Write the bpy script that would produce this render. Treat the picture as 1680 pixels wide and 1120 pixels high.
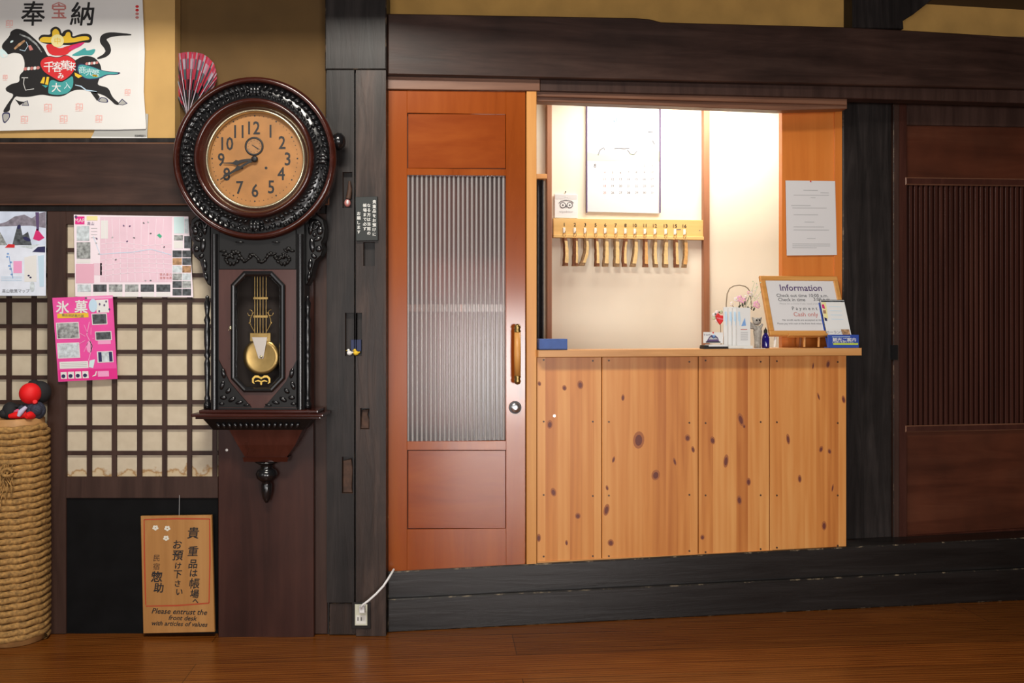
import bpy, bmesh, math, random
from mathutils import Vector, Matrix
random.seed(7)
SC = bpy.context.scene
COL = SC.collection
for o in list(bpy.data.objects): bpy.data.objects.remove(o)

# ------------------------------------------------------------------ camera, world, lights, exposure
FPX, CY, CZ, HOR = 1480.0, -3.3, 1.115, 540.0          # focal length in px, camera y, camera height, horizon row
cam = bpy.data.cameras.new('camera'); camo = bpy.data.objects.new('camera', cam); COL.objects.link(camo)
camo.location = (0, CY, CZ); camo.rotation_euler = (math.pi/2, 0, 0)
cam.sensor_fit = 'HORIZONTAL'; cam.sensor_width = 36.0; cam.lens = 36.0*FPX/1680.0
cam.shift_y = -(560.0-HOR)/1680.0; cam.clip_start = 0.02
SC.camera = camo
w = bpy.data.worlds.new('daylight'); SC.world = w; w.use_nodes = True
w.node_tree.nodes['Background'].inputs[0].default_value = (0.75, 0.85, 1.0, 1)
w.node_tree.nodes['Background'].inputs[1].default_value = 0.6
SC.view_settings.view_transform = 'Standard'; SC.view_settings.look = 'None'
SC.view_settings.gamma = 1.0; SC.view_settings.use_curve_mapping = False
SC.view_settings.exposure = 0.0
def area(name, loc, target, sx, sy, power, col, spread=180):
    l = bpy.data.lights.new(name, 'AREA'); l.shape = 'RECTANGLE'; l.size = sx; l.size_y = sy
    l.energy = power; l.color = col; l.spread = math.radians(spread)
    o = bpy.data.objects.new(name, l); COL.objects.link(o); o.location = loc
    o.rotation_euler = (Vector(target)-Vector(loc)).to_track_quat('-Z', 'Y').to_euler()
    return o
area('garden_window_light', (2.15, -6.9, 0.70), (2.15, 0, 0.70), 1.5, 1.2, 130, (1.0, 0.96, 0.93))
area('hall_lamp_light', (-0.55, -2.05, 3.15), (-0.40, -0.4, 0.6), 1.1, 0.35, 78, (1.0, 0.94, 0.84))
area('rear_fill_light', (-1.1, -6.9, 1.15), (-1.0, 0, 1.0), 1.6, 1.5, 75, (1.0, 0.96, 0.92))  # added fill lamp behind the viewer, brightens the left side
area('side_window_light', (-2.52, -3.0, 1.45), (0.0, -2.5, 1.25), 1.0, 1.9, 12, (1.0, 0.97, 0.93))
# ------------------------------------------------------------------ frames: pixel -> point on a wall-parallel plane
class Frame:
    def __init__(s, m): s.m = m; s.inv = m.inverted()
    def p(s, px, py, d=0.0):
        c = s.inv @ Vector((0, CY, CZ)); r = s.inv.to_3x3() @ Vector(((px-840.0)/FPX, 1.0, (HOR-py)/FPX))
        t = (-d-c.y)/r.y
        return c+r*t
    def k(s, px, py, d=0.0):                       # metres per pixel there
        return (s.m @ s.p(px, py, d)).y*0+((s.m @ s.p(px, py, d)).y-CY)/FPX
L = Frame(Matrix.Identity(4))
TH = math.radians(8.72)
R = Frame(Matrix.Translation((-0.457, 0.07, 0)) @ Matrix.Rotation(TH, 4, 'Z'))

# ------------------------------------------------------------------ materials
MATS = {}
def newmat(name):
    m = bpy.data.materials.new(name); m.use_nodes = True
    nt = m.node_tree; b = nt.nodes['Principled BSDF']
    MATS[name] = m
    return m, nt, b
def N(nt, t, **kw):
    n = nt.nodes.new(t)
    for k, v in kw.items(): setattr(n, k, v)
    return n
def ramp(nt, fac, stops):
    r = N(nt, 'ShaderNodeValToRGB'); e = r.color_ramp.elements
    e[0].position, e[0].color = stops[0][0], (*stops[0][1], 1)
    e[1].position, e[1].color = stops[-1][0], (*stops[-1][1], 1)
    for p, c in stops[1:-1]:
        x = e.new(p); x.color = (*c, 1)
    nt.links.new(fac, r.inputs[0]); return r.outputs[0]
def plain(name, col, rough=0.5, metal=0.0, var=0.0, coat=0.0, spec=0.5, scale=30.0, bump=0.0):
    m, nt, b = newmat(name)
    b.inputs['Base Color'].default_value = (*col, 1); b.inputs['Roughness'].default_value = rough
    b.inputs['Metallic'].default_value = metal; b.inputs['Coat Weight'].default_value = coat
    b.inputs['Coat Roughness'].default_value = 0.12
    b.inputs['Specular IOR Level'].default_value = spec
    if var or bump:
        tc = N(nt, 'ShaderNodeTexCoord'); no = N(nt, 'ShaderNodeTexNoise')
        no.inputs['Scale'].default_value = scale; no.inputs['Detail'].default_value = 5
        nt.links.new(tc.outputs['Object'], no.inputs['Vector'])
        if var:
            c0 = tuple(max(0, c*(1-var)) for c in col); c1 = tuple(min(1, c*(1+var)) for c in col)
            nt.links.new(ramp(nt, no.outputs['Fac'], [(0.3, c0), (0.7, c1)]), b.inputs['Base Color'])
        if bump:
            bp = N(nt, 'ShaderNodeBump'); bp.inputs['Strength'].default_value = bump; bp.inputs['Distance'].default_value = 0.004
            nt.links.new(no.outputs['Fac'], bp.inputs['Height']); nt.links.new(bp.outputs[0], b.inputs['Normal'])
    return m
def wood(name, dark, mid, light, axis='Z', rough=0.45, coat=0.0, sc=14.0, stretch=14.0, bump=0.15, wave=0.0, rvar=0.1, spec=0.5, blotch=0.0):
    m, nt, b = newmat(name)
    tc = N(nt, 'ShaderNodeTexCoord'); mp = N(nt, 'ShaderNodeMapping')
    s = {'X': (1/stretch, 1, 1), 'Y': (1, 1/stretch, 1), 'Z': (1, 1, 1/stretch)}[axis]
    mp.inputs['Scale'].default_value = tuple(sc*v for v in s)
    nt.links.new(tc.outputs['Object'], mp.inputs['Vector'])
    n1 = N(nt, 'ShaderNodeTexNoise'); n1.inputs['Scale'].default_value = 1.6; n1.inputs['Detail'].default_value = 8; n1.inputs['Roughness'].default_value = 0.62
    n1.inputs['Distortion'].default_value = 0.6
    nt.links.new(mp.outputs[0], n1.inputs['Vector'])
    fac = n1.outputs['Fac']
    if wave:
        wv = N(nt, 'ShaderNodeTexWave'); wv.bands_direction = 'X' if axis != 'X' else 'Z'
        wv.inputs['Scale'].default_value = 1.1; wv.inputs['Distortion'].default_value = 7.0; wv.inputs['Detail'].default_value = 3.0
        wv.inputs['Detail Scale'].default_value = 0.9
        nt.links.new(mp.outputs[0], wv.inputs['Vector'])
        mx = N(nt, 'ShaderNodeMix'); mx.inputs[0].default_value = wave
        nt.links.new(fac, mx.inputs[2]); nt.links.new(wv.outputs['Fac'], mx.inputs[3]); fac = mx.outputs[0]
    colr = ramp(nt, fac, [(0.25, dark), (0.5, mid), (0.78, light)])
    if blotch:
        n2 = N(nt, 'ShaderNodeTexNoise'); n2.inputs['Scale'].default_value = 5.0; n2.inputs['Detail'].default_value = 3
        nt.links.new(tc.outputs['Object'], n2.inputs['Vector'])
        mx = N(nt, 'ShaderNodeMix', data_type='RGBA', blend_type='MULTIPLY'); mx.inputs[0].default_value = 1.0
        nt.links.new(colr, mx.inputs[6]); nt.links.new(ramp(nt, n2.outputs['Fac'], [(0.3, (1-blotch,)*3), (0.7, (1, 1, 1))]), mx.inputs[7])
        colr = mx.outputs[2]
    nt.links.new(colr, b.inputs['Base Color'])
    b.inputs['Coat Weight'].default_value = coat; b.inputs['Coat Roughness'].default_value = 0.15
    b.inputs['Specular IOR Level'].default_value = spec
    mr = N(nt, 'ShaderNodeMapRange'); mr.inputs[3].default_value = max(0.02, rough-rvar); mr.inputs[4].default_value = rough+rvar
    nt.links.new(n1.outputs['Fac'], mr.inputs[0]); nt.links.new(mr.outputs[0], b.inputs['Roughness'])
    if bump:
        bp = N(nt, 'ShaderNodeBump'); bp.inputs['Strength'].default_value = bump; bp.inputs['Distance'].default_value = 0.003
        nt.links.new(fac, bp.inputs['Height']); nt.links.new(bp.outputs[0], b.inputs['Normal'])
    return m
def staved(name, cols, width, rough=0.4, axis=0):          # boards glued from narrow staves, each stave its own tone
    m, nt, b = newmat(name)
    tc = N(nt, 'ShaderNodeTexCoord'); sp = N(nt, 'ShaderNodeSeparateXYZ'); nt.links.new(tc.outputs['Object'], sp.inputs[0])
    dv = N(nt, 'ShaderNodeMath', operation='DIVIDE'); dv.inputs[1].default_value = width; nt.links.new(sp.outputs[axis], dv.inputs[0])
    fl = N(nt, 'ShaderNodeMath', operation='FLOOR'); nt.links.new(dv.outputs[0], fl.inputs[0])
    wn = N(nt, 'ShaderNodeTexWhiteNoise', noise_dimensions='1D'); nt.links.new(fl.outputs[0], wn.inputs['W'])
    cb = N(nt, 'ShaderNodeCombineXYZ'); nt.links.new(wn.outputs['Value'], cb.inputs[0])
    ad = N(nt, 'ShaderNodeVectorMath', operation='MULTIPLY_ADD'); ad.inputs[1].default_value = (7, 7, 7)
    nt.links.new(cb.outputs[0], ad.inputs[0]); nt.links.new(tc.outputs['Object'], ad.inputs[2])
    mp = N(nt, 'ShaderNodeMapping'); s = [13, 13, 13]; s[2 if axis == 0 else 0] = 0.9
    mp.inputs['Scale'].default_value = s; nt.links.new(ad.outputs[0], mp.inputs['Vector'])
    n1 = N(nt, 'ShaderNodeTexNoise'); n1.inputs['Scale'].default_value = 1.5; n1.inputs['Detail'].default_value = 6; n1.inputs['Distortion'].default_value = 1.0
    nt.links.new(mp.outputs[0], n1.inputs['Vector'])
    wv = N(nt, 'ShaderNodeTexWave'); wv.bands_direction = 'X'; wv.inputs['Scale'].default_value = 0.9; wv.inputs['Distortion'].default_value = 9; wv.inputs['Detail'].default_value = 2; wv.inputs['Detail Scale'].default_value = 0.7
    nt.links.new(mp.outputs[0], wv.inputs['Vector'])
    a = N(nt, 'ShaderNodeMath', operation='MULTIPLY'); a.inputs[1].default_value = 0.09; nt.links.new(wv.outputs['Fac'], a.inputs[0])
    c = N(nt, 'ShaderNodeMath', operation='MULTIPLY_ADD'); c.inputs[1].default_value = 0.68; nt.links.new(n1.outputs['Fac'], c.inputs[0]); nt.links.new(a.outputs[0], c.inputs[2])
    e = N(nt, 'ShaderNodeMath', operation='MULTIPLY_ADD'); e.inputs[1].default_value = 0.42; nt.links.new(wn.outputs['Value'], e.inputs[0]); nt.links.new(c.outputs[0], e.inputs[2])
    nt.links.new(ramp(nt, e.outputs[0], [(0.25, cols[0]), (0.55, cols[1]), (0.9, cols[2])]), b.inputs['Base Color'])
    b.inputs['Roughness'].default_value = rough
    return m
def worn(name, base, wear, amount=0.5, rough=0.5, scale=22.0):
    m, nt, b = newmat(name)
    tc = N(nt, 'ShaderNodeTexCoord'); n1 = N(nt, 'ShaderNodeTexNoise'); n1.inputs['Scale'].default_value = scale; n1.inputs['Detail'].default_value = 9; n1.inputs['Roughness'].default_value = 0.7
    nt.links.new(tc.outputs['Object'], n1.inputs['Vector'])
    nt.links.new(ramp(nt, n1.outputs['Fac'], [(amount-0.06, base), (amount+0.06, wear)]), b.inputs['Base Color'])
    b.inputs['Roughness'].default_value = rough
    return m
def thin_glass(name, tint=(1, 1, 1), rough=0.02):
    m, nt, b = newmat(name); nt.nodes.remove(b)
    out = nt.nodes['Material Output']; t = N(nt, 'ShaderNodeBsdfTransparent'); g = N(nt, 'ShaderNodeBsdfGlossy'); f = N(nt, 'ShaderNodeFresnel'); mx = N(nt, 'ShaderNodeMixShader')
    t.inputs[0].default_value = (*tint, 1); g.inputs['Roughness'].default_value = rough; f.inputs[0].default_value = 1.45
    nt.links.new(f.outputs[0], mx.inputs[0]); nt.links.new(t.outputs[0], mx.inputs[1]); nt.links.new(g.outputs[0], mx.inputs[2]); nt.links.new(mx.outputs[0], out.inputs['Surface'])
    return m
def emis(name, col, s):
    m, nt, b = newmat(name); b.inputs['Base Color'].default_value = (*col, 1)
    b.inputs['Emission Color'].default_value = (*col, 1); b.inputs['Emission Strength'].default_value = s
    return m

wood('beam_wood', (0.022, 0.010, 0.007), (0.050, 0.024, 0.017), (0.088, 0.046, 0.033), 'X', 0.42, 0.0, 12, 10, 0.25, blotch=0.4, spec=0.3)
wood('post_wood', (0.007, 0.0055, 0.005), (0.020, 0.0155, 0.0145), (0.046, 0.036, 0.033), 'Z', 0.42, 0.0, 16, 12, 0.4, blotch=0.5, spec=0.3)
wood('post_brown', (0.014, 0.008, 0.006), (0.040, 0.023, 0.017), (0.10, 0.062, 0.048), 'Z', 0.4, 0.0, 16, 9, 0.6, blotch=0.55, spec=0.35)
wood('lintel_wood', (0.09, 0.038, 0.022), (0.18, 0.08, 0.045), (0.26, 0.13, 0.075), 'X', 0.4, 0.0, 14, 16, 0.2)
wood('frame_wood', (0.026, 0.012, 0.009), (0.045, 0.022, 0.016), (0.064, 0.032, 0.024), 'Z', 0.45, 0.0, 16, 12, 0.12, spec=0.3)
wood('board_wood', (0.02, 0.007, 0.005), (0.042, 0.013, 0.009), (0.065, 0.022, 0.014), 'Z', 0.36, 0.0, 9, 10, 0.06, blotch=0.3, spec=0.3)
wood('sliding_wood', (0.026, 0.007, 0.004), (0.044, 0.012, 0.007), (0.064, 0.019, 0.011), 'Z', 0.42, 0.0, 12, 14, 0.08, spec=0.3)
wood('sliding_panel', (0.05, 0.012, 0.005), (0.085, 0.021, 0.008), (0.115, 0.034, 0.014), 'X', 0.45, 0.0, 8, 10, 0.06, blotch=0.4, spec=0.3)
wood('sill_wood', (0.003, 0.0025, 0.0025), (0.007, 0.0055, 0.005), (0.016, 0.013, 0.012), 'X', 0.36, 0.0, 16, 14, 0.3, spec=0.55)
worn('sill_edge', (0.012, 0.01, 0.009), (0.22, 0.17, 0.11), 0.585, 0.5, 26)
worn('post_edge', (0.015, 0.011, 0.009), (0.16, 0.11, 0.07), 0.58, 0.5, 24)
wood('door_wood', (0.22, 0.040, 0.002), (0.30, 0.060, 0.003), (0.36, 0.082, 0.005), 'Z', 0.30, 1.0, 7, 12, 0.02, spec=0.15)
wood('door_panel', (0.20, 0.031, 0.002), (0.27, 0.050, 0.003), (0.34, 0.074, 0.004), 'X', 0.30, 1.0, 6, 6, 0.02, spec=0.15)
wood('passage_wood', (0.24, 0.045, 0.028), (0.34, 0.07, 0.045), (0.42, 0.10, 0.06), 'Z', 0.6, 0, 8, 12, 0.02)
plain('door_groove', (0.10, 0.018, 0.006), 0.5)
wood('jamb_wood', (0.55, 0.22, 0.045), (0.64, 0.28, 0.065), (0.72, 0.36, 0.10), 'Z', 0.4, 0.0, 14, 18, 0.05)
wood('orange_panel', (0.56, 0.150, 0.020), (0.65, 0.195, 0.028), (0.70, 0.24, 0.045), 'Z', 0.4, 0.1, 7, 16, 0.04)
staved('pine_boards', [(0.46, 0.140, 0.024), (0.64, 0.245, 0.054), (0.76, 0.365, 0.110)], 0.048)
wood('counter_wood', (0.46, 0.20, 0.055), (0.60, 0.29, 0.095), (0.70, 0.38, 0.15), 'X', 0.4, 0.0, 16, 16, 0.06)
plain('knot_halo', (0.38, 0.12, 0.035), 0.45); plain('knot_core', (0.15, 0.035, 0.022), 0.45)
plain('screw_dark', (0.07, 0.03, 0.015), 0.4); plain('screw_bright', (0.8, 0.78, 0.75), 0.3, 0.6)
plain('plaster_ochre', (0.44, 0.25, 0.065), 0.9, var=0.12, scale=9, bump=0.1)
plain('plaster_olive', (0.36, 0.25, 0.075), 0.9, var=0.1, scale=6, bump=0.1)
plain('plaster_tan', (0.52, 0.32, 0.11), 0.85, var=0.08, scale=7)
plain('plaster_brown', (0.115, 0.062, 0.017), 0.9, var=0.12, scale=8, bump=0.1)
plain('cream_wall', (0.80, 0.73, 0.60), 0.9, var=0.02, scale=4)
plain('room_wall', (0.085, 0.06, 0.04), 0.9, var=0.1, scale=3)
wood('office_post', (0.22, 0.085, 0.04), (0.34, 0.145, 0.07), (0.42, 0.20, 0.11), 'Z', 0.5, 0, 14, 14, 0.03)
wood('ceiling_wood', (0.02, 0.012, 0.008), (0.04, 0.022, 0.014), (0.06, 0.035, 0.02), 'X', 0.6, 0, 8, 10, 0.1)
plain('black_board', (0.004, 0.004, 0.0045), 0.6, var=0.3, scale=12, spec=0.12)
plain('ebony', (0.008, 0.008, 0.009), 0.2, spec=0.6); plain('ebony_matte', (0.007, 0.0065, 0.0065), 0.35, spec=0.3)
wood('mahogany', (0.022, 0.005, 0.003), (0.040, 0.008, 0.005), (0.06, 0.013, 0.008), 'X', 0.17, 0.4, 12, 6, 0.02)
wood('clock_red', (0.035, 0.009, 0.006), (0.055, 0.013, 0.008), (0.075, 0.02, 0.012), 'Z', 0.3, 0.2, 12, 8, 0.02)
plain('brass', (0.36, 0.24, 0.085), 0.3, 0.9, var=0.2, scale=20); plain('brass_pale', (0.62, 0.55, 0.38), 0.25, 0.9)
plain('gold', (0.75, 0.5, 0.12), 0.35, 0.7); plain('steel', (0.6, 0.6, 0.62), 0.25, 0.9); plain('plate_silver', (0.55, 0.5, 0.45), 0.3, 0.6)
plain('dial_face', (0.38, 0.175, 0.048), 0.5, var=0.25, scale=9); plain('dial_ink', (0.012, 0.012, 0.013), 0.5)
plain('dial_sub', (0.34, 0.17, 0.06), 0.5, var=0.2, scale=40)
plain('paper_white', (0.76, 0.76, 0.75), 0.8); plain('calendar_paper', (0.64, 0.65, 0.66), 0.8); plain('paper_cream', (0.74, 0.735, 0.715), 0.85, var=0.03, scale=6)
plain('paper_grey', (0.40, 0.40, 0.38), 0.8); plain('ink_black', (0.010, 0.009, 0.010), 0.6); plain('ink_soft', (0.12, 0.12, 0.13), 0.7)
plain('ink_grey', (0.42, 0.42, 0.43), 0.7); plain('ink_pale', (0.62, 0.62, 0.62), 0.8); plain('ink_red', (0.62, 0.02, 0.025), 0.7)
plain('ink_fadedred', (0.55, 0.20, 0.18), 0.8); plain('ink_stamp', (0.78, 0.47, 0.44), 0.8); plain('ink_teal', (0.05, 0.33, 0.33), 0.7)
plain('ink_yellow', (0.80, 0.52, 0.03), 0.7); plain('ink_pale_yellow', (0.83, 0.75, 0.35), 0.7); plain('ink_magenta', (0.62, 0.02, 0.16), 0.7)
plain('ink_navy', (0.02, 0.02, 0.09), 0.7); plain('ink_purple', (0.10, 0.06, 0.16), 0.7); plain('ink_blue', (0.20, 0.38, 0.72), 0.7)
plain('ink_lightblue', (0.52, 0.70, 0.85), 0.7); plain('ink_green', (0.05, 0.42, 0.24), 0.7); plain('ink_palecyan', (0.62, 0.80, 0.82), 0.8)
plain('ink_palegreen', (0.70, 0.76, 0.60), 0.8)
plain('map_pink', (0.78, 0.56, 0.66), 0.75, var=0.05, scale=12); plain('map_pink_dark', (0.76, 0.42, 0.54), 0.75); plain('map_line', (0.86, 0.76, 0.83), 0.75)
plain('flyer_pink', (0.80, 0.075, 0.36), 0.7, var=0.08, scale=9); plain('flyer_deep', (0.74, 0.02, 0.25), 0.7); plain('flyer_light', (0.84, 0.35, 0.60), 0.7)
plain('photo_grey', (0.30, 0.32, 0.32), 0.7, var=0.7, scale=70); plain('photo_dark', (0.07, 0.08, 0.09), 0.7, var=0.8, scale=70)
plain('photo_sky', (0.55, 0.62, 0.66), 0.7, var=0.3, scale=70); plain('photo_warm', (0.42, 0.24, 0.12), 0.7, var=0.6, scale=70)
plain('poster_sky', (0.62, 0.70, 0.86), 0.6, var=0.15, scale=16); plain('poster_hill', (0.22, 0.20, 0.25), 0.6, var=0.4, scale=60)
plain('poster_white', (0.74, 0.80, 0.92), 0.6, var=0.06, scale=25)
plain('rope', (0.34, 0.185, 0.055), 0.85, var=0.45, scale=90, bump=0.5); plain('tube_wood', (0.48, 0.25, 0.09), 0.6, var=0.2, scale=20)
plain('doll_red', (0.80, 0.004, 0.006), 0.6); plain('cloth_black', (0.010, 0.010, 0.012), 0.8); plain('cloth_navy', (0.03, 0.035, 0.06), 0.8, var=0.5, scale=200)
plain('cloth_pink', (0.65, 0.10, 0.20), 0.8, var=0.5, scale=220); plain('cloth_lilac', (0.55, 0.52, 0.70), 0.8)
wood('sign_wood', (0.33, 0.145, 0.034), (0.41, 0.19, 0.05), (0.47, 0.24, 0.075), 'Z', 0.55, 0, 10, 14, 0.05); plain('sign_red', (0.42, 0.06, 0.015), 0.6); plain('sign_flower', (0.72, 0.70, 0.60), 0.7)
plain('plaque_black', (0.012, 0.016, 0.015), 0.5); plain('chalk', (0.75, 0.75, 0.72), 0.8)
plain('plastic_white', (0.78, 0.77, 0.72), 0.4); plain('outlet_cream', (0.62, 0.62, 0.50), 0.45); plain('cord_white', (0.80, 0.80, 0.80), 0.4)
plain('hole_dark', (0.012, 0.006, 0.004), 0.8); plain('plug_wood', (0.06, 0.028, 0.016), 0.7, var=0.4, scale=60)
plain('box_blue', (0.055, 0.11, 0.33), 0.6, var=0.08, scale=50); plain('box_blue_dark', (0.02, 0.03, 0.09), 0.6)
plain('cobalt', (0.012, 0.008, 0.20), 0.12, coat=0.5); plain('holder_blue', (0.03, 0.075, 0.38), 0.35); plain('lime', (0.50, 0.62, 0.06), 0.6)
wood('easel_wood', (0.50, 0.22, 0.05), (0.62, 0.29, 0.075), (0.70, 0.36, 0.11), 'X', 0.4, 0, 20, 12, 0.03)
plain('easel_brown', (0.22, 0.08, 0.03), 0.5); plain('info_paper', (0.68, 0.67, 0.68), 0.7)
wood('rack_wood', (0.62, 0.36, 0.10), (0.72, 0.46, 0.16), (0.78, 0.54, 0.23), 'X', 0.5, 0, 14, 14, 0.03)
plain('bark', (0.17, 0.06, 0.022), 0.8, var=0.4, scale=120, bump=0.5); plain('bark_grey', (0.22, 0.13, 0.06), 0.8, var=0.4, scale=120, bump=0.5)
plain('fob_pale', (0.66, 0.47, 0.21), 0.6, var=0.18, scale=60); plain('fob_orange', (0.60, 0.34, 0.12), 0.6, var=0.2, scale=60)
plain('wire', (0.25, 0.19, 0.12), 0.4, 0.4); plain('figurine_grey', (0.36, 0.33, 0.29), 0.75, var=0.3, scale=90, bump=0.3)
plain('petal_pink', (0.85, 0.45, 0.58), 0.7); plain('petal_white', (0.82, 0.72, 0.72), 0.7); plain('leaf_dark', (0.05, 0.06, 0.04), 0.7); plain('leaf_pale', (0.55, 0.62, 0.42), 0.7)
plain('basket', (0.52, 0.42, 0.24), 0.8, var=0.3, scale=80); plain('curtain_dark', (0.035, 0.037, 0.045), 0.9, var=0.3, scale=60)
plain('fan_red', (0.55, 0.03, 0.06), 0.7); plain('fan_teal', (0.10, 0.16, 0.18), 0.7); plain('fan_black', (0.012, 0.012, 0.015), 0.6); plain('fan_white', (0.42, 0.36, 0.42), 0.7); plain('fan_pink', (0.45, 0.08, 0.14), 0.7)
thin_glass('clock_glass'); emis('lamp_tube', (1.0, 0.96, 0.88), 9.0)
def shoji_paper(name, z0, z1):
    m, nt, b = newmat(name)
    tc = N(nt, 'ShaderNodeTexCoord'); sp = N(nt, 'ShaderNodeSeparateXYZ'); nt.links.new(tc.outputs['Object'], sp.inputs[0])
    n1 = N(nt, 'ShaderNodeTexNoise'); n1.inputs['Scale'].default_value = 26; n1.inputs['Detail'].default_value = 6; nt.links.new(tc.outputs['Object'], n1.inputs['Vector'])
    mr = N(nt, 'ShaderNodeMapRange'); mr.inputs[1].default_value = z1; mr.inputs[2].default_value = z0; mr.inputs[3].default_value = -0.35; mr.inputs[4].default_value = 0.30; mr.clamp = True
    nt.links.new(sp.outputs[2], mr.inputs[0])
    a = N(nt, 'ShaderNodeMath', operation='ADD'); nt.links.new(n1.outputs['Fac'], a.inputs[0]); nt.links.new(mr.outputs[0], a.inputs[1])
    base = ramp(nt, n1.outputs['Fac'], [(0.3, (0.53, 0.45, 0.33)), (0.7, (0.60, 0.52, 0.39))])
    st = ramp(nt, a.outputs[0], [(0.55, (1, 1, 1)), (0.66, (0.62, 0.40, 0.20)), (0.72, (0.95, 0.85, 0.7)), (0.95, (1, 0.97, 0.9))])
    mx = N(nt, 'ShaderNodeMix', data_type='RGBA', blend_type='MULTIPLY'); mx.inputs[0].default_value = 1
    nt.links.new(base, mx.inputs[6]); nt.links.new(st, mx.inputs[7]); nt.links.new(mx.outputs[2], b.inputs['Base Color'])
    b.inputs['Roughness'].default_value = 0.9
    return m
def floor_mat():
    m, nt, b = newmat('floor_boards')
    tc = N(nt, 'ShaderNodeTexCoord'); rot = N(nt, 'ShaderNodeMapping'); rot.inputs['Rotation'].default_value = (0, 0, -math.radians(4.5))
    nt.links.new(tc.outputs['Object'], rot.inputs['Vector'])
    br = N(nt, 'ShaderNodeTexBrick'); br.offset = 0.37; br.inputs['Scale'].default_value = 1.0; br.inputs['Brick Width'].default_value = 2.9; br.inputs['Row Height'].default_value = 0.21
    br.inputs['Mortar Size'].default_value = 0.0016; br.inputs['Mortar Smooth'].default_value = 0.3; br.inputs['Bias'].default_value = 0.0
    br.inputs['Color1'].default_value = (0.80, 0.80, 0.80, 1); br.inputs['Color2'].default_value = (1.12, 1.08, 1.05, 1); br.inputs['Mortar'].default_value = (0.3, 0.3, 0.3, 1)
    nt.links.new(rot.outputs[0], br.inputs['Vector'])
    mp = N(nt, 'ShaderNodeMapping'); mp.inputs['Scale'].default_value = (1.3, 22, 1); nt.links.new(rot.outputs[0], mp.inputs['Vector'])
    n1 = N(nt, 'ShaderNodeTexNoise'); n1.inputs['Scale'].default_value = 2.0; n1.inputs['Detail'].default_value = 8; n1.inputs['Distortion'].default_value = 1.2; nt.links.new(mp.outputs[0], n1.inputs['Vector'])
    wv = N(nt, 'ShaderNodeTexWave'); wv.bands_direction = 'Y'; wv.inputs['Scale'].default_value = 0.8; wv.inputs['Distortion'].default_value = 6; wv.inputs['Detail'].default_value = 3; nt.links.new(mp.outputs[0], wv.inputs['Vector'])
    mx = N(nt, 'ShaderNodeMix'); mx.inputs[0].default_value = 0.35; nt.links.new(n1.outputs['Fac'], mx.inputs[2]); nt.links.new(wv.outputs['Fac'], mx.inputs[3])
    c = ramp(nt, mx.outputs[0], [(0.2, (0.095, 0.023, 0.0025)), (0.5, (0.185, 0.054, 0.007)), (0.8, (0.26, 0.088, 0.013))])
    ml = N(nt, 'ShaderNodeMix', data_type='RGBA', blend_type='MULTIPLY'); ml.inputs[0].default_value = 1; nt.links.new(c, ml.inputs[6]); nt.links.new(br.outputs['Color'], ml.inputs[7])
    nt.links.new(ml.outputs[2], b.inputs['Base Color']); b.inputs['Roughness'].default_value = 0.27
    mr = N(nt, 'ShaderNodeMapRange'); mr.inputs[3].default_value = 0.18; mr.inputs[4].default_value = 0.42; nt.links.new(n1.outputs['Fac'], mr.inputs[0]); nt.links.new(mr.outputs[0], b.inputs['Roughness'])
    bp = N(nt, 'ShaderNodeBump'); bp.inputs['Strength'].default_value = 0.08; bp.inputs['Distance'].default_value = 0.002; nt.links.new(n1.outputs['Fac'], bp.inputs['Height']); nt.links.new(bp.outputs[0], b.inputs['Normal'])
floor_mat()
def reeded():  # ribs carry a pale diffuse colour in place of reflected light stripes
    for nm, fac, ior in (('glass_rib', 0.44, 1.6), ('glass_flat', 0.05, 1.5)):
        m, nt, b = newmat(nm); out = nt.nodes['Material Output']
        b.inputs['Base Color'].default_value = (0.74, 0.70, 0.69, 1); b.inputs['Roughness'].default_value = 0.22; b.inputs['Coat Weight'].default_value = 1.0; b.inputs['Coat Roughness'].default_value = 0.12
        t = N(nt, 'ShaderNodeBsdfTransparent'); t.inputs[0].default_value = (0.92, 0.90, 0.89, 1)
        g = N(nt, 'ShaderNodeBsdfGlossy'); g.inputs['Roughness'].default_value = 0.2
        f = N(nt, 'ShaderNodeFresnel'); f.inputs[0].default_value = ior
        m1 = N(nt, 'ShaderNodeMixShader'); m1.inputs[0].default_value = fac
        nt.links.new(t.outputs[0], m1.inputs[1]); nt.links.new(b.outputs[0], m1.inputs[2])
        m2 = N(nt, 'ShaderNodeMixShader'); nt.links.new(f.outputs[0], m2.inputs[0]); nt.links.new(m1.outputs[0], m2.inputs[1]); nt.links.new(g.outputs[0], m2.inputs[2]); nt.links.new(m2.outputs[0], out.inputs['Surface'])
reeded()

# ------------------------------------------------------------------ text outlines
_TX = {}
def glyph(s):
    if s not in _TX:
        c = bpy.data.curves.new('glyph', 'FONT'); c.body = s; c.resolution_u = 2
        o = bpy.data.objects.new('glyph', c); COL.objects.link(o); bpy.context.view_layer.update()
        me = bpy.data.meshes.new_from_object(o.evaluated_get(bpy.context.evaluated_depsgraph_get()))
        v = [(a.co.x, a.co.y) for a in me.vertices]; f = [tuple(p.vertices) for p in me.polygons]
        bpy.data.objects.remove(o); bpy.data.curves.remove(c); bpy.data.meshes.remove(me)
        _TX[s] = (v, f)
    return _TX[s]

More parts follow.
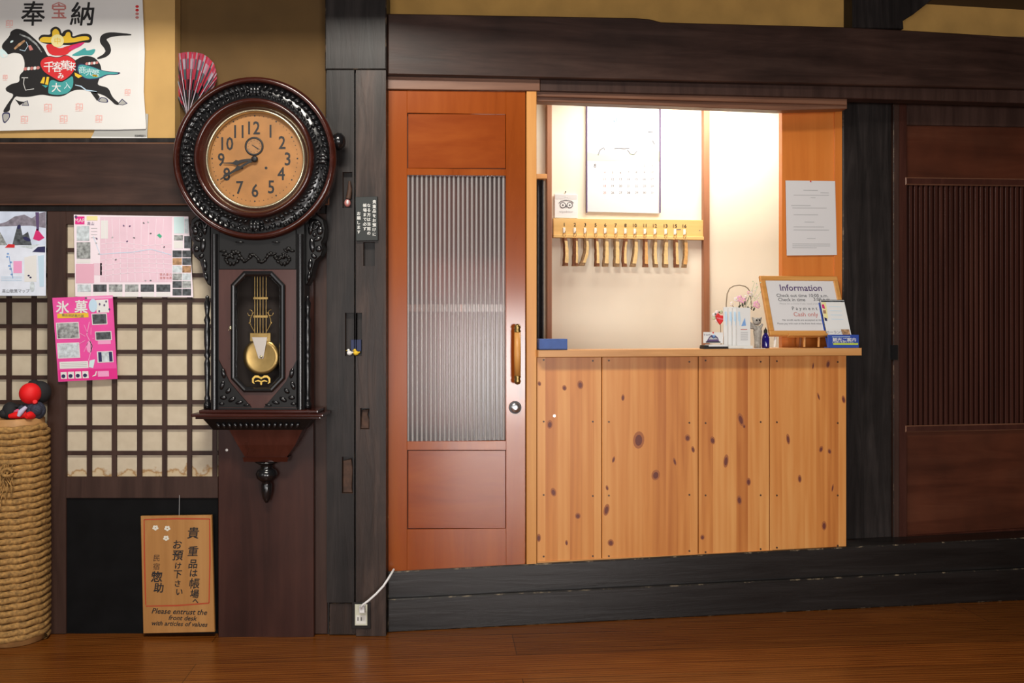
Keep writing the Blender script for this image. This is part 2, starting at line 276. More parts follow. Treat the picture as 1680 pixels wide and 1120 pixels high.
# ------------------------------------------------------------------ mesh builder
def offset_poly(pts, w):                          # inset a closed 2-D polygon by w
    n = len(pts); ar = sum(pts[i][0]*pts[(i+1) % n][1]-pts[(i+1) % n][0]*pts[i][1] for i in range(n)); sg = 1 if ar > 0 else -1
    out = []
    for i in range(n):
        a, b, c = pts[i-1], pts[i], pts[(i+1) % n]
        def nrm(p, q):
            dx, dy = q[0]-p[0], q[1]-p[1]; l = math.hypot(dx, dy) or 1e-9
            return (-dy/l*sg, dx/l*sg)
        n1, n2 = nrm(a, b), nrm(b, c); k = 1+n1[0]*n2[0]+n1[1]*n2[1]; k = max(k, 0.3)
        out.append((b[0]+w*(n1[0]+n2[0])/k, b[1]+w*(n1[1]+n2[1])/k))
    return out
class MB:
    def __init__(s): s.v = []; s.f = []; s.mi = []; s.sm = []; s.mats = []
    def m(s, name):
        if name not in s.mats: s.mats.append(name)
        return s.mats.index(name)
    def add(s, verts, faces, mat, smooth=False):
        o = len(s.v); s.v += [Vector(v) for v in verts]; k = s.m(mat)
        for f in faces: s.f.append([i+o for i in f]); s.mi.append(k); s.sm.append(smooth)
        return s
    def prism(s, front, back, mat, bev=None, edge=None):     # front, back: 3-D outlines of equal length
        n = len(front); o = len(s.v)
        s.v += [Vector(p) for p in front]+[Vector(p) for p in back]; k = s.m(mat)
        s.f.append(list(range(o, o+n))); s.f.append(list(range(o+2*n-1, o+n-1, -1))); s.mi += [k, k]; s.sm += [False]*2
        for i in range(n):
            j = (i+1) % n; s.f.append([o+i, o+n+i, o+n+j, o+j]); s.mi.append(k); s.sm.append(False)
        return s
    def poly(s, F, pts, d, th, mat, bev=0.0, edge=None, slant=0.0):   # pixel outline -> slab parallel to the wall
        P = [F.p(x, y, d) for x, y in pts]
        B = [Vector((p.x, -(d-th), p.z)) for p in P]
        if bev:
            q = offset_poly([(p.x, p.z) for p in P], bev); n = len(P)
            fr = [Vector((x, p.y, z)) for (x, z), p in zip(q, P)]; md = [Vector((p.x, p.y+bev, p.z)) for p in P]
            s.prism(md, B, mat); s.f.pop(-n-2); s.mi.pop(-n-2); s.sm.pop(-n-2)
            s.add(fr, [list(range(n))], mat)
            s.add(fr+md, [[i, (i+1) % n, n+(i+1) % n, n+i] for i in range(n)], edge or mat)
        else: s.prism(P, B, mat)
        return s
    def rect(s, F, x0, y0, x1, y1, d, th, mat, bev=0.0, edge=None):
        return s.poly(F, [(x0, y1), (x1, y1), (x1, y0), (x0, y0)], d, th, mat, bev, edge)
    def sheet(s, F, pts, d, mat):                 # flat printed shape
        return s.add([F.p(x, y, d) for x, y in pts], [list(range(len(pts)))], mat)
    def oval(s, F, x, y, rx, ry, d, mat, n=14, rot=0.0):
        c, q = math.cos(rot), math.sin(rot)
        return s.sheet(F, [(x+rx*math.cos(a)*c-ry*math.sin(a)*q, y+rx*math.cos(a)*q+ry*math.sin(a)*c) for a in [6.28319*i/n for i in range(n)]], d, mat)
    def stroke(s, F, pts, w, d, mat):             # brush line in pixels with width w (number or list)
        n = len(pts); ws = w if isinstance(w, (list, tuple)) else [w]*n; a = []; b = []
        for i in range(n):
            p, q = pts[max(0, i-1)], pts[min(n-1, i+1)]; dx, dy = q[0]-p[0], q[1]-p[1]; l = math.hypot(dx, dy) or 1
            a.append((pts[i][0]-dy/l*ws[i]/2, pts[i][1]+dx/l*ws[i]/2)); b.append((pts[i][0]+dy/l*ws[i]/2, pts[i][1]-dx/l*ws[i]/2))
        V = [F.p(x, y, d) for x, y in a+b]
        return s.add(V, [[i, i+1, n+i+1, n+i] for i in range(n-1)], mat)
    def text(s, F, st, x, y, size, d, mat, rot=0.0, anchor='c', shear=0.0, sx=1.0, bold=0.0):
        v, f = glyph(st)
        if not v: return s
        x0, x1 = min(a for a, b in v), max(a for a, b in v); y0, y1 = min(b for a, b in v), max(b for a, b in v)
        ax = {'c': (x0+x1)/2, 'l': x0, 'r': x1}[anchor]; ay = (y0+y1)/2
        c, q = math.cos(rot), math.sin(rot)
        for k, (bx, by) in enumerate([(0, 0)]+([(bold, 0), (0, bold), (bold, bold)] if bold else [])):
            P = []
            for a, b in v:
                u, w_ = (a-ax)*size*sx+shear*(b-ay)*size+bx, (b-ay)*size+by
                P.append(F.p(x+u*c-w_*q, y-(u*q+w_*c), d+k*0.00004))
            s.add(P, f, mat)
        return s
    def box(s, x0, x1, y0, y1, z0, z1, mat, bev=0.0):
        b = bev
        if not b:
            v = [(x, y, z) for x in (x0, x1) for y in (y0, y1) for z in (z0, z1)]
            return s.add(v, [(0, 1, 3, 2), (4, 6, 7, 5), (0, 4, 5, 1), (2, 3, 7, 6), (0, 2, 6, 4), (1, 5, 7, 3)], mat)
        bm = bmesh.new(); bmesh.ops.create_cube(bm, size=1.0)
        for v in bm.verts: v.co = Vector(((x0+x1)/2+v.co.x*(x1-x0), (y0+y1)/2+v.co.y*(y1-y0), (z0+z1)/2+v.co.z*(z1-z0)))
        bmesh.ops.bevel(bm, geom=bm.edges[:]+bm.verts[:], offset=b, segments=2, profile=0.6, affect='EDGES')
        bm.verts.index_update(); s.add([v.co.copy() for v in bm.verts], [[v.index for v in f.verts] for f in bm.faces], mat); bm.free(); return s
    def lathe(s, c, prof, mat, axis='Z', n=32, smooth=True, a0=0.0, a1=6.283185):   # prof: (radius, height along axis)
        full = abs(a1-a0-6.283185) < 1e-3; m = n if full else n+1; V = []
        for r, h in prof:
            for i in range(m):
                a = a0+(a1-a0)*i/n; x, y = r*math.cos(a), r*math.sin(a)
                V.append({'Z': (c[0]+x, c[1]+y, c[2]+h), 'Y': (c[0]+x, c[1]+h, c[2]+y), 'X': (c[0]+h, c[1]+x, c[2]+y)}[axis])
        Fc = []
        for j in range(len(prof)-1):
            for i in range(n):
                k = (i+1) % m if full else i+1
                Fc.append([j*m+i, j*m+k, (j+1)*m+k, (j+1)*m+i])
        return s.add(V, Fc, mat, smooth)
    def tube(s, path, r, mat, n=8, cap=True, smooth=True):
        P = [Vector(p) for p in path]; k = len(P); rs = r if isinstance(r, (list, tuple)) else [r]*k
        V = []; up = Vector((0, 0, 1)); prev = None
        for i in range(k):
            t = (P[min(k-1, i+1)]-P[max(0, i-1)]).normalized()
            if prev is None:
                a = t.cross(up if abs(t.z) < 0.9 else Vector((1, 0, 0))).normalized()
            else: a = (prev-t*prev.dot(t)).normalized()
            prev = a; b = t.cross(a)
            for j in range(n):
                an = 6.283185*j/n; V.append(P[i]+(a*math.cos(an)+b*math.sin(an))*rs[i])
        Fc = [[i*n+j, i*n+(j+1) % n, (i+1)*n+(j+1) % n, (i+1)*n+j] for i in range(k-1) for j in range(n)]
        s.add(V, Fc, mat, smooth)
        if cap: s.add(V[:n], [list(range(n))[::-1]], mat); s.add(V[-n:], [list(range(n))], mat)
        return s
    def ball(s, c, r, mat, nu=14, nv=9, rot=None):
        r = r if isinstance(r, (tuple, list)) else (r, r, r); V = []; Fc = []
        for j in range(nv+1):
            t = math.pi*j/nv
            for i in range(nu):
                a = 6.283185*i/nu; v = Vector((r[0]*math.sin(t)*math.cos(a), r[1]*math.sin(t)*math.sin(a), r[2]*math.cos(t)))
                if rot is not None: v = rot @ v
                V.append(Vector(c)+v)
        for j in range(nv):
            for i in range(nu):
                q = (i+1) % nu; Fc.append([j*nu+i, (j+1)*nu+i, (j+1)*nu+q, j*nu+q])
        return s.add(V, Fc, mat, True)
    def plate(s, F, rect, holes, d, th, mat, wall=None, floor=None, depth=None, edge=None):   # slab with rectangular holes
        x0, y0, x1, y1 = rect; xs = sorted({x0, x1, *[h[0] for h in holes], *[h[2] for h in holes]}); ys = sorted({y0, y1, *[h[1] for h in holes], *[h[3] for h in holes]})
        inh = lambda x, y: any(h[0] < x < h[2] and h[1] < y < h[3] for h in holes)
        for i in range(len(xs)-1):
            for j in range(len(ys)-1):
                if not inh((xs[i]+xs[i+1])/2, (ys[j]+ys[j+1])/2):
                    s.sheet(F, [(xs[i], ys[j+1]), (xs[i+1], ys[j+1]), (xs[i+1], ys[j]), (xs[i], ys[j])], d, mat)
        def wallf(a, b, dd, mt):
            P, Q = F.p(*a, d), F.p(*b, d); s.add([P, Q, (Q.x, -(d-dd), Q.z), (P.x, -(d-dd), P.z)], [(0, 1, 2, 3)], mt)
        for a, b in (((x0, y0), (x1, y0)), ((x1, y0), (x1, y1)), ((x1, y1), (x0, y1)), ((x0, y1), (x0, y0))): wallf(a, b, th, edge or mat)
        for h in holes:
            dp = depth or th; c = [(h[0], h[1]), (h[2], h[1]), (h[2], h[3]), (h[0], h[3])]
            for i in range(4): wallf(c[i], c[(i+1) % 4], dp, wall or mat)
            if floor:
                P = [F.p(*q, d) for q in c]; s.add([(p.x, -(d-dp), p.z) for p in P], [(0, 1, 2, 3)], floor)
        return s
    def build(s, name, parent=None, frame=None, origin=None):
        fr = frame or (parent and parent['_f']) or 'L'; Fm = {'L': L, 'R': R}[fr].m
        if parent is not None: og = Vector(parent['_o'])
        elif origin is not None: og = Vector(origin)
        else:
            lo = [min(v[i] for v in s.v) for i in range(3)]; hi = [max(v[i] for v in s.v) for i in range(3)]
            og = Vector(((lo[0]+hi[0])/2, (lo[1]+hi[1])/2, lo[2]))
        me = bpy.data.meshes.new(name); me.from_pydata([v-og for v in s.v], [], s.f)
        for m_ in s.mats: me.materials.append(MATS[m_])
        me.polygons.foreach_set('material_index', s.mi); me.polygons.foreach_set('use_smooth', s.sm)
        bm = bmesh.new(); bm.from_mesh(me); bmesh.ops.recalc_face_normals(bm, faces=bm.faces[:]); bm.to_mesh(me); bm.free(); me.update()
        o = bpy.data.objects.new(name, me); COL.objects.link(o)
        o['_o'] = tuple(og); o['_f'] = fr
        if parent is not None: o.parent = parent
        else: o.matrix_world = Fm @ Matrix.Translation(og)
        return o
def thing(name, label, cat, frame, origin, group=None, kind=None):
    o = bpy.data.objects.new(name, None); COL.objects.link(o); o.empty_display_size = 0.05
    o.matrix_world = {'L': L, 'R': R}[frame].m @ Matrix.Translation(Vector(origin)); o['_o'] = tuple(origin); o['_f'] = frame
    return tag(o, label, cat, group, kind)
def tag(o, label, cat, group=None, kind=None):
    o['label'] = label; o['category'] = cat
    if group: o['group'] = group
    if kind: o['kind'] = kind
    return o
def st(o, label, cat): return tag(o, label, cat, None, 'structure')

exec_order = []
# ================================================================== ROOM SHELL
b = MB(); b.box(-2.6, 3.6, -7.1, 2.2, -0.05, 0.0, 'floor_boards'); st(b.build('floor', origin=(0, 0, 0)), 'polished red-brown plank floor in front of the wall', 'floor')
b = MB(); b.box(-2.7, 3.7, -7.2, 1.8, 3.50, 3.58, 'ceiling_wood'); st(b.build('ceiling'), 'dark boarded ceiling over the hall', 'ceiling')
b = MB(); b.box(-2.7, 3.7, -0.58, 1.8, 2.46, 2.62, 'ceiling_wood'); st(b.build('ceiling_loft'), 'dark loft floor projecting over the wall', 'ceiling')
b = MB()
for y0, y1, z0, z1 in ((-7.1, -3.6, 0, 3.5), (-2.4, 0.2, 0, 3.5), (-3.6, -2.4, 0, 0.4), (-3.6, -2.4, 2.5, 3.5)): b.box(-2.7, -2.6, y0, y1, z0, z1, 'room_wall')
st(b.build('wall_west'), 'plain plaster side wall left of the picture', 'wall')
b = MB(); b.box(3.6, 3.7, -7.1, 1.8, 0, 3.5, 'room_wall'); st(b.build('wall_east'), 'plain plaster side wall right of the picture', 'wall')
b = MB()
for x0, x1, z0, z1 in ((-2.6, -2.15, 0, 3.5), (0.15, 0.55, 0, 3.5), (2.95, 3.6, 0, 3.5), (-2.15, 0.15, 2.05, 3.5), (-2.15, 0.15, 0, 0.25), (0.55, 2.95, 1.48, 3.5), (0.55, 2.95, 0, 0.08)):
    b.box(x0, x1, -7.2, -7.0, z0, z1, 'room_wall')
st(b.build('wall_south'), 'plaster wall behind the viewer with a garden opening and an added fill-light opening', 'wall')
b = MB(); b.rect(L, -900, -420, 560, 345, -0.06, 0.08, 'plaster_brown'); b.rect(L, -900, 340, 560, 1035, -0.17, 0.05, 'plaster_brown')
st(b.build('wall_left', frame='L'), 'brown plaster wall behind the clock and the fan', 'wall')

# ---- left wall: tan strip, rail, beam
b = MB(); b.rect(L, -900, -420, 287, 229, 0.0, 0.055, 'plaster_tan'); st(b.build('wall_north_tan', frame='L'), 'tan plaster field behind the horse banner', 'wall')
b = MB(); b.rect(L, -900, 226, 540, 234, 0.012, 0.07, 'post_wood', 0.002); st(b.build('trim_1', frame='L'), 'narrow dark rail under the tan plaster', 'trim')
b = MB(); b.rect(L, -900, 233.5, 540, 336, 0.03, 0.088, 'beam_wood', 0.004, 'lintel_wood'); st(b.build('trim_2', frame='L'), 'brown tie beam left of the wall clock', 'beam')
b = MB(); b.rect(L, -900, 336, 540, 350, -0.005, 0.05, 'post_wood'); st(b.build('trim_3', frame='L'), 'black groove rail above the lattice screens', 'trim')

# ---- lattice screens
def screen(name, label, x0, x1, ptop, rows, cols, pbot, rail, d, stile, bottom):
    root = thing(name, label, 'lattice window', 'L', L.p(x0, bottom, d), kind='structure')
    p0, p1 = L.p(x0, pbot, d-0.022), L.p(x0, pbot-38, d-0.022)
    pm = 'paper_'+name
    shoji_paper(pm, p0.z-root['_o'][2], p1.z-root['_o'][2])
    MB().rect(L, x0, ptop, x1, pbot+4, d-0.013, 0.003, pm).build('paper', root)
    g = MB()
    for x in cols: g.rect(L, x-3.7, ptop, x+3.7, pbot+2, d-0.004, 0.010, 'frame_wood')
    for y in rows: g.rect(L, x0, y-3.4, x1, y+3.4, d-0.0047, 0.009, 'frame_wood')
    g.build('lattice', root)
    fr = MB(); fr.rect(L, x0, pbot, x1, rail, d, 0.03, 'frame_wood', 0.0015); fr.rect(L, x0, ptop-4, x1, ptop+18, d, 0.03, 'frame_wood', 0.0015)
    for a, c in stile: fr.rect(L, a, ptop-4, c, bottom, d+0.0006, 0.031, 'frame_wood', 0.002)
    fr.build('frame', root)
    return root
rows = [410, 451.5, 492.5, 535, 577, 619, 659.5, 701, 743]
w1 = screen('window_1', 'dark lattice paper screen holding the pink map, left of the clock', 108, 358, 350, rows, [146, 187, 228.5, 269.5, 310.5, 352], 782, 817, 0.0, [(77, 108)], 1040)
pb = MB(); pb.rect(L, 108, 816, 358, 1040, -0.008, 0.03, 'black_board'); pb.build('lower_panel', w1)
w2 = screen('window_2', 'rear lattice paper screen at the left edge behind the rope column', -330, 84, 350, rows, [-150, -109, -68, -27, 14, 55], 782, 817, -0.11, [(-360, -330)], 1022)
pb = MB(); pb.rect(L, -330, 816, 84, 1022, -0.118, 0.03, 'black_board'); pb.build('lower_panel', w2)
b = MB(); b.rect(L, 358, 350, 515, 1045.5, 0.03, 0.07, 'board_wood', 0.002); b.oval(L, 372, 738, 2.2, 2.2, 0.0305, 'screw_bright')
st(b.build('wall_board', frame='L'), 'reddish brown board panel standing below the wall clock', 'wall panel')
b = MB(); b.rect(L, 515.5, 350, 537, 1040, 0.005, 0.05, 'frame_wood', 0.002); st(b.build('trim_4', frame='L'), 'dark strip between the board panel and the post', 'trim')

# ---- main post
po = thing('trim_post', 'massive old black post with mortise holes between clock and red door', 'post', 'L', L.p(585, 1042, 0.0), kind='structure')
b = MB(); b.rect(L, 534, -420, 634, 1041, 0.0, 0.14, 'post_wood', 0.003, 'post_edge'); b.rect(L, 533, -420, 634, 114, 0.02, 0.03, 'post_wood', 0.004, 'post_edge')
b.rect(L, 540, 989, 600, 1041.5, 0.012, 0.03, 'post_brown', 0.003, 'post_edge'); b.build('core', po)
hl = [(562, 282, 578, 341), (566, 513, 581, 584), (561, 749, 579, 809)]
b = MB(); b.plate(L, (536, 115, 581, 988), hl, 0.022, 0.03, 'post_wood', 'plug_wood', 'hole_dark', 0.045, 'post_edge')
b.poly(L, [(562.5, 808), (578, 808), (577, 800), (578.5, 770), (576, 752), (563, 756)], 0.012, 0.05, 'plug_wood', 0.002)
b.build('left_face', po)
hr = [(584, 513, 594, 584), (596, 397, 615, 436), (591, 669, 606, 704)]
b = MB(); b.plate(L, (584, 115, 633, 1043), hr, 0.024, 0.03, 'post_brown', 'plug_wood', 'hole_dark', 0.045, 'post_edge')
b.poly(L, [(592, 703), (605, 703), (606, 690), (603, 680), (605, 671), (594, 672)], 0.010, 0.05, 'plug_wood', 0.002)
b.build('right_face', po)

# ================================================================== RIGHT WALL
b = MB(); b.rect(R, 600, -420, 2350, 60, -0.03, 0.06, 'plaster_ochre'); st(b.build('wall_right', frame='R'), 'ochre plaster wall above the long beam', 'wall')
b = MB(); b.poly(R, [(636, 122), (1990, 152), (1990, 78), (1680, 61), (1480, 49), (1380, 44), (1150, 38), (1085, 36), (1066, 31), (1040, 29), (636, 22)][::1], 0.06, 0.12, 'beam_wood', 0.004)
st(b.build('trim_5', frame='R'), 'long heavy brown beam above the door and the counter', 'beam')
b = MB(); b.poly(R, [(1399, 46), (1483, 47), (1482, 34), (1498, 24), (1534, -4), (1600, -70), (1600, -420), (1399, -420)], 0.04, 0.1, 'post_wood', 0.003)
st(b.build('trim_6', frame='R'), 'dark bracketed strut standing on the long beam', 'beam')
b = MB(); b.poly(R, [(636, 146), (886, 149), (886, 125), (636, 120)], 0.032, 0.06, 'lintel_wood', 0.002); b.poly(R, [(886, 149), (1390, 161), (1990, 178), (1990, 146), (886, 125)], 0.028, 0.06, 'frame_wood', 0.002)
st(b.build('trim_7', frame='R'), 'lighter brown lintel strip under the long beam', 'trim')
b = MB(); b.poly(R, [(880, 158), (1390, 172), (1390, 156), (880, 146)], 0.012, 0.06, 'lintel_wood', 0.002)
b.poly(R, [(880, 166), (1282, 181), (1390, 178), (1390, 170), (880, 156)], -0.004, 0.05, 'lintel_wood', 0.002)
st(b.build('trim_8', frame='R'), 'stepped brown moulding over the counter opening', 'trim')
# sills
b = MB(); b.poly(R, [(636, 984), (1990, 919), (1990, 865), (636, 938)], 0.03, 0.26, 'sill_wood', 0.004, 'sill_edge'); st(b.build('baseboard_upper', frame='R'), 'upper worn black sill step under the door', 'sill')
b = MB(); b.poly(R, [(636, 1037.5), (1990, 968.5), (1990, 917), (636, 983)], 0.05, 0.26, 'sill_wood', 0.004, 'sill_edge'); st(b.build('baseboard_lower', frame='R'), 'lower worn black sill step on the floor', 'sill')

# ---- red door
dr = thing('door_1', 'varnished red-brown door with reeded glass pane', 'door', 'R', R.p(748, 934, 0.0), kind='structure')
b = MB(); D = 0.022
b.poly(R, [(637, 937), (668, 936), (668, 148), (637, 148)], D, 0.036, 'door_wood', 0.0012); b.poly(R, [(830, 932), (862, 931), (862, 150), (830, 149.5)], D, 0.036, 'door_wood', 0.0012)
def rail(a, c, e, g): b.poly(R, [(668, c), (830, g), (830, e), (668, a)], D-0.0002, 0.036, 'door_wood', 0.0008)
rail(148, 185, 149.5, 187.5); rail(276, 287, 277.5, 288); rail(724, 738, 723, 738); rail(868, 936, 866.5, 932)
b.build('frame', dr)
for nm, q in (('upper_panel', (668, 185, 831, 277.5)), ('lower_panel', (668, 737, 831, 868))):
    b = MB(); b.rect(R, q[0], q[1], q[2], q[3], D-0.016, 0.01, 'door_groove'); b.rect(R, q[0]+1.6, q[1]+1.8, q[2]-1.8, q[3]-1.6, D-0.004, 0.012, 'door_panel', 0.001); b.build(nm, dr)
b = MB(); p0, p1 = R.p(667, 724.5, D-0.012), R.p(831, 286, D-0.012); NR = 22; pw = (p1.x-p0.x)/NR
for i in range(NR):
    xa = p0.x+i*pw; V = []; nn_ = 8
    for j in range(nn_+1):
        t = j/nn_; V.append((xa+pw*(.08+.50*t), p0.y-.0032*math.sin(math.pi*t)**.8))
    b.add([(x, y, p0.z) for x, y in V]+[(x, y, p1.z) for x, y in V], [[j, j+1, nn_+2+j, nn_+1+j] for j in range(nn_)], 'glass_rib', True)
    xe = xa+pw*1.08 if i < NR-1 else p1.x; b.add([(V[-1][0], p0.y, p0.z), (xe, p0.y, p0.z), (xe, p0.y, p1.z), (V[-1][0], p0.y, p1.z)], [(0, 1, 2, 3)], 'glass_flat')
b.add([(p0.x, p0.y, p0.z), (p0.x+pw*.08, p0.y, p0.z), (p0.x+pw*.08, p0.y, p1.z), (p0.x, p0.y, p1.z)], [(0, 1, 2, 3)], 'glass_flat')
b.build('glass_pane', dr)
b = MB(); b.rect(R, 667, 499, 831, 511, D-0.022, 0.010, 'door_wood'); b.build('muntin', dr)
hd = MB(); c = R.p(849, 590, D+0.045); z0, z1 = R.p(849, 616, D+.045).z, R.p(849, 545, D+.045).z; k = R.k(849, 590)
hd.lathe((c.x, c.y, z0), [(0, 0), (5.2*k, 0), (5.6*k, (z1-z0)*.5), (5.2*k, z1-z0), (0, z1-z0)], 'jamb_wood', n=18); hd = hd.build('handle', dr)
b = MB()
for za, zb in ((z1, R.p(849, 531, D+.045).z), (z0, R.p(849, 631, D+.045).z)):
    s_ = 1 if zb > za else -1; h = abs(zb-za)
    b.lathe((c.x, c.y, za), [(5.0*k, 0), (5.8*k, s_*h*.15), (4.2*k, s_*h*.35), (5.6*k, s_*h*.6), (4.0*k, s_*h*.9), (0, s_*h)], 'brass', n=16)
    b.tube([(c.x, c.y, za+s_*h*.5), (c.x, -D, za+s_*h*.5)], 0.006, 'brass')
b.build('end_cap', hd)
lk = MB(); c = R.p(845, 668, D); k = R.k(845, 668); lk.lathe((c.x, c.y, c.z), [(10*k, 0), (10.3*k, -.004), (8.6*k, -.008), (8.2*k, -.006)], 'ink_soft', 'Y', 24); lk = lk.build('lock', dr)
b = MB(); b.lathe((c.x, c.y, c.z), [(8.3*k, -.006), (7.4*k, -.012), (3*k, -.0135), (0, -.0135)], 'steel', 'Y', 24); b.box(c.x-.0012, c.x+.0012, c.y-.0142, c.y-.013, c.z-.004, c.z+.004, 'ink_black'); b.build('cylinder_plug', lk)
for y0, y1 in ((184, 226), (829, 867)):
    b = MB(); b.rect(R, 633.6, y0, 637, y1, D+0.004, 0.02, 'brass_pale', 0.0008); b.rect(R, 633.4, (y0+y1)/2-.7, 637.2, (y0+y1)/2+.7, D+0.0046, 0.01, 'brass'); b.build('hinge', dr)
# dark closet behind the door glass
b = MB(); q0, q1 = R.p(637, 930, -0.34), R.p(864, 140, -0.34); b.box(q0.x-.2, q1.x-.02, -q0.y*0+0.40, 0.43, 0, 2.3, 'passage_wood'); uj = R.p(880.5, 540, 0.026).x; b.box(uj-.016, uj-.002, .094, .43, 0, 2.3, 'passage_wood'); st(b.build('wall_passage', frame='R'), 'dim reddish boards seen through the door glass', 'wall')
# jamb
b = MB(); b.poly(R, [(864, 931), (880.5, 930), (880.5, 148), (864, 147.5)], 0.026, 0.12, 'jamb_wood', 0.0015); st(b.build('trim_9', frame='R'), 'pale orange jamb between the red door and the counter', 'trim')

# ---- counter front
cf = thing('reception_counter', 'knotty pine board front of the reception counter', 'counter', 'R', R.p(1130, 914, 0.0))
KN = [(1047.8, 721.5, 8, 13), (1075.8, 779, 6, 8), (952, 631, 4.4, 6.5), (926, 636, 3.2, 4.2), (902, 696, 4.2, 6.5), (1022, 652, 2.4, 5), (1128, 718, 4, 5.2), (1006.6, 753.6, 2, 5), (1107, 757, 2, 6), (908, 807, 4, 6.5), (948, 846, 4, 4.6), (995, 836, 4, 9), (1002, 890, 4.4, 5.2), (929.5, 890, 2, 4), (1137, 737, 2.4, 5), (885, 629, 2.5, 3.5), (884, 882, 3, 6), (996, 800, 2, 4),
      (1215.5, 688, 4, 10), (1169, 722, 3.6, 6), (1191, 756, 3.6, 10), (1228, 790, 3.4, 6), (1213, 820, 3.6, 7), (1152.5, 881, 3, 4), (1293, 720, 2.6, 8), (1347, 736.5, 2.8, 5), (1361, 740, 2.6, 4), (1312, 785, 2.6, 6), (1358.6, 597, 2.8, 6), (1384, 655, 2.6, 6), (1352, 862, 3.4, 7), (1343, 650, 1.4, 6), (1334, 600, 1.2, 5), (1366, 800, 1.4, 6), (1221, 699, 2, 3)]
fb = lambda x: 925.5-(x-880)*0.0487
EDG = [(881, 986.6), (988, 1145), (1146.6, 1262), (1263.6, 1388.5)]
for i, (x0, x1) in enumerate(EDG):
    b = MB(); b.poly(R, [(x0, fb(x0)), (x1, fb(x1)), (x1, 586.2-(x1-883)*.0058), (x0, 586.2-(x0-883)*.0058)], 0.012, 0.03, 'pine_boards', 0.0012)
    for (kx, ky, rx, ry) in KN:
        if x0 < kx < x1:
            ang = random.uniform(-.3, .3)
            b.oval(R, kx, ky, rx*1.15, ry*1.1, 0.0124, 'knot_halo', 16, ang); b.oval(R, kx, ky+.5, rx*.72, ry*.7, 0.0127, 'knot_core', 14, ang)
    for yy in (592, 693, 812, 914):
        for xx in (x0+11, x1-14): b.oval(R, xx, min(yy, fb(xx)-8)+random.uniform(-2, 2), 1.6, 1.6, 0.0130, 'screw_dark', 8)
    if i == 0: b.oval(R, 909.5, 682, 2.4, 2.4, 0.0132, 'screw_bright', 10)
    b.build('front_board', cf)
b = MB(); b.poly(R, [(881, fb(881)+.5), (1388.5, fb(1388.5)+.5), (1388.5, fb(1388.5)-4), (881, fb(881)-4)], 0.018, 0.03, 'counter_wood', 0.001); b.build('base_strip', cf)
CT = MB(); CT.poly(R, [(883, 586), (1414, 583), (1414, 570.5), (883, 574.5)], 0.062, 0.168, 'counter_wood', 0.0015)
ct = CT.build('worktop', frame='R'); tag(ct, 'long pale pine counter top holding the sign and brochures', 'worktop')
def zc(px, d):                                   # height of the counter top under a point given by its pixel column
    a, c = R.p(883, 574.5, 0.062), R.p(1414, 570.5, 0.062); u = R.p(px, 570, d).x
    return a.z+(c.z-a.z)*(u-a.x)/(c.x-a.x)
# orange panel, right post, sliding door
b = MB(); b.poly(R, [(1283, 578), (1369, 578), (1369, 176), (1283, 172)], -0.114, 0.03, 'orange_panel', 0.001)
st(b.build('wall_panel_orange', frame='R'), 'orange wood panel carrying the white notice', 'wall panel')
b = MB(); b.poly(R, [(1369, 578), (1382, 578), (1382, 177), (1369, 176)], -0.108, 0.04, 'orange_panel', 0.0015)
st(b.build('trim_10', frame='R'), 'orange edge trim beside the black post', 'trim')
b = MB(); b.poly(R, [(1383, 900), (1463, 896), (1463, 150), (1383, 150)], -0.100, 0.2, 'post_wood', 0.004, 'post_edge'); st(b.build('trim_11', frame='R'), 'tall black post right of the counter', 'post')
b = MB(); b.poly(R, [(1466, 896), (1476, 895), (1476, 150), (1466, 150)], -0.09, 0.16, 'frame_wood', 0.002, 'post_edge'); st(b.build('trim_12', frame='R'), 'thin dark strip between post and sliding door', 'trim')
d2 = thing('door_2', 'dark red-brown slatted sliding door at the right edge', 'door', 'R', R.p(1700, 880, -0.11), kind='structure')
XE = 1990
b = MB(); b.poly(R, [(1474, 893), (1488, 892), (1488, 165), (1474, 165)], -0.09, 0.035, 'sliding_wood', 0.002)
b.poly(R, [(1486, 205), (XE, 213), (XE, 160), (1486, 160)], -0.092, 0.03, 'frame_wood', 0.002)
b.poly(R, [(1486, 893), (XE, 862), (XE, 846), (1486, 879)], -0.09, 0.03, 'sliding_wood', 0.003); b.build('frame', d2)
b = MB(); b.poly(R, [(1486, 294), (XE, 301), (XE, 205), (1486, 200)], -0.104, 0.012, 'sliding_panel'); b.build('upper_panel', d2)
for (ya, yb, yc, yd) in ((303, 290.5, 309, 297), (709, 698, 699, 688)):
    b = MB(); b.poly(R, [(1486, ya), (XE, yc), (XE, yd), (1486, yb)], -0.086, 0.03, 'sliding_wood', 0.004, 'lintel_wood'); b.build('rail', d2)
b = MB(); b.poly(R, [(1486, 880), (XE, 848), (XE, 698), (1486, 708)], -0.104, 0.012, 'sliding_panel'); b.build('lower_panel', d2)
b = MB(); b.rect(R, 1486, 300, XE, 702, -0.112, 0.01, 'sliding_wood')
x = 1492.0
while x < XE-6:
    b.rect(R, x, 302, x+4.9, 702, -0.097, 0.014, 'sliding_wood', 0.0012); x += 8.3
b.build('slat_panel', d2)
b = MB(); b.rect(R, 1464, 566, 1473, 590, -0.084, 0.02, 'ebony'); b.build('latch', d2)

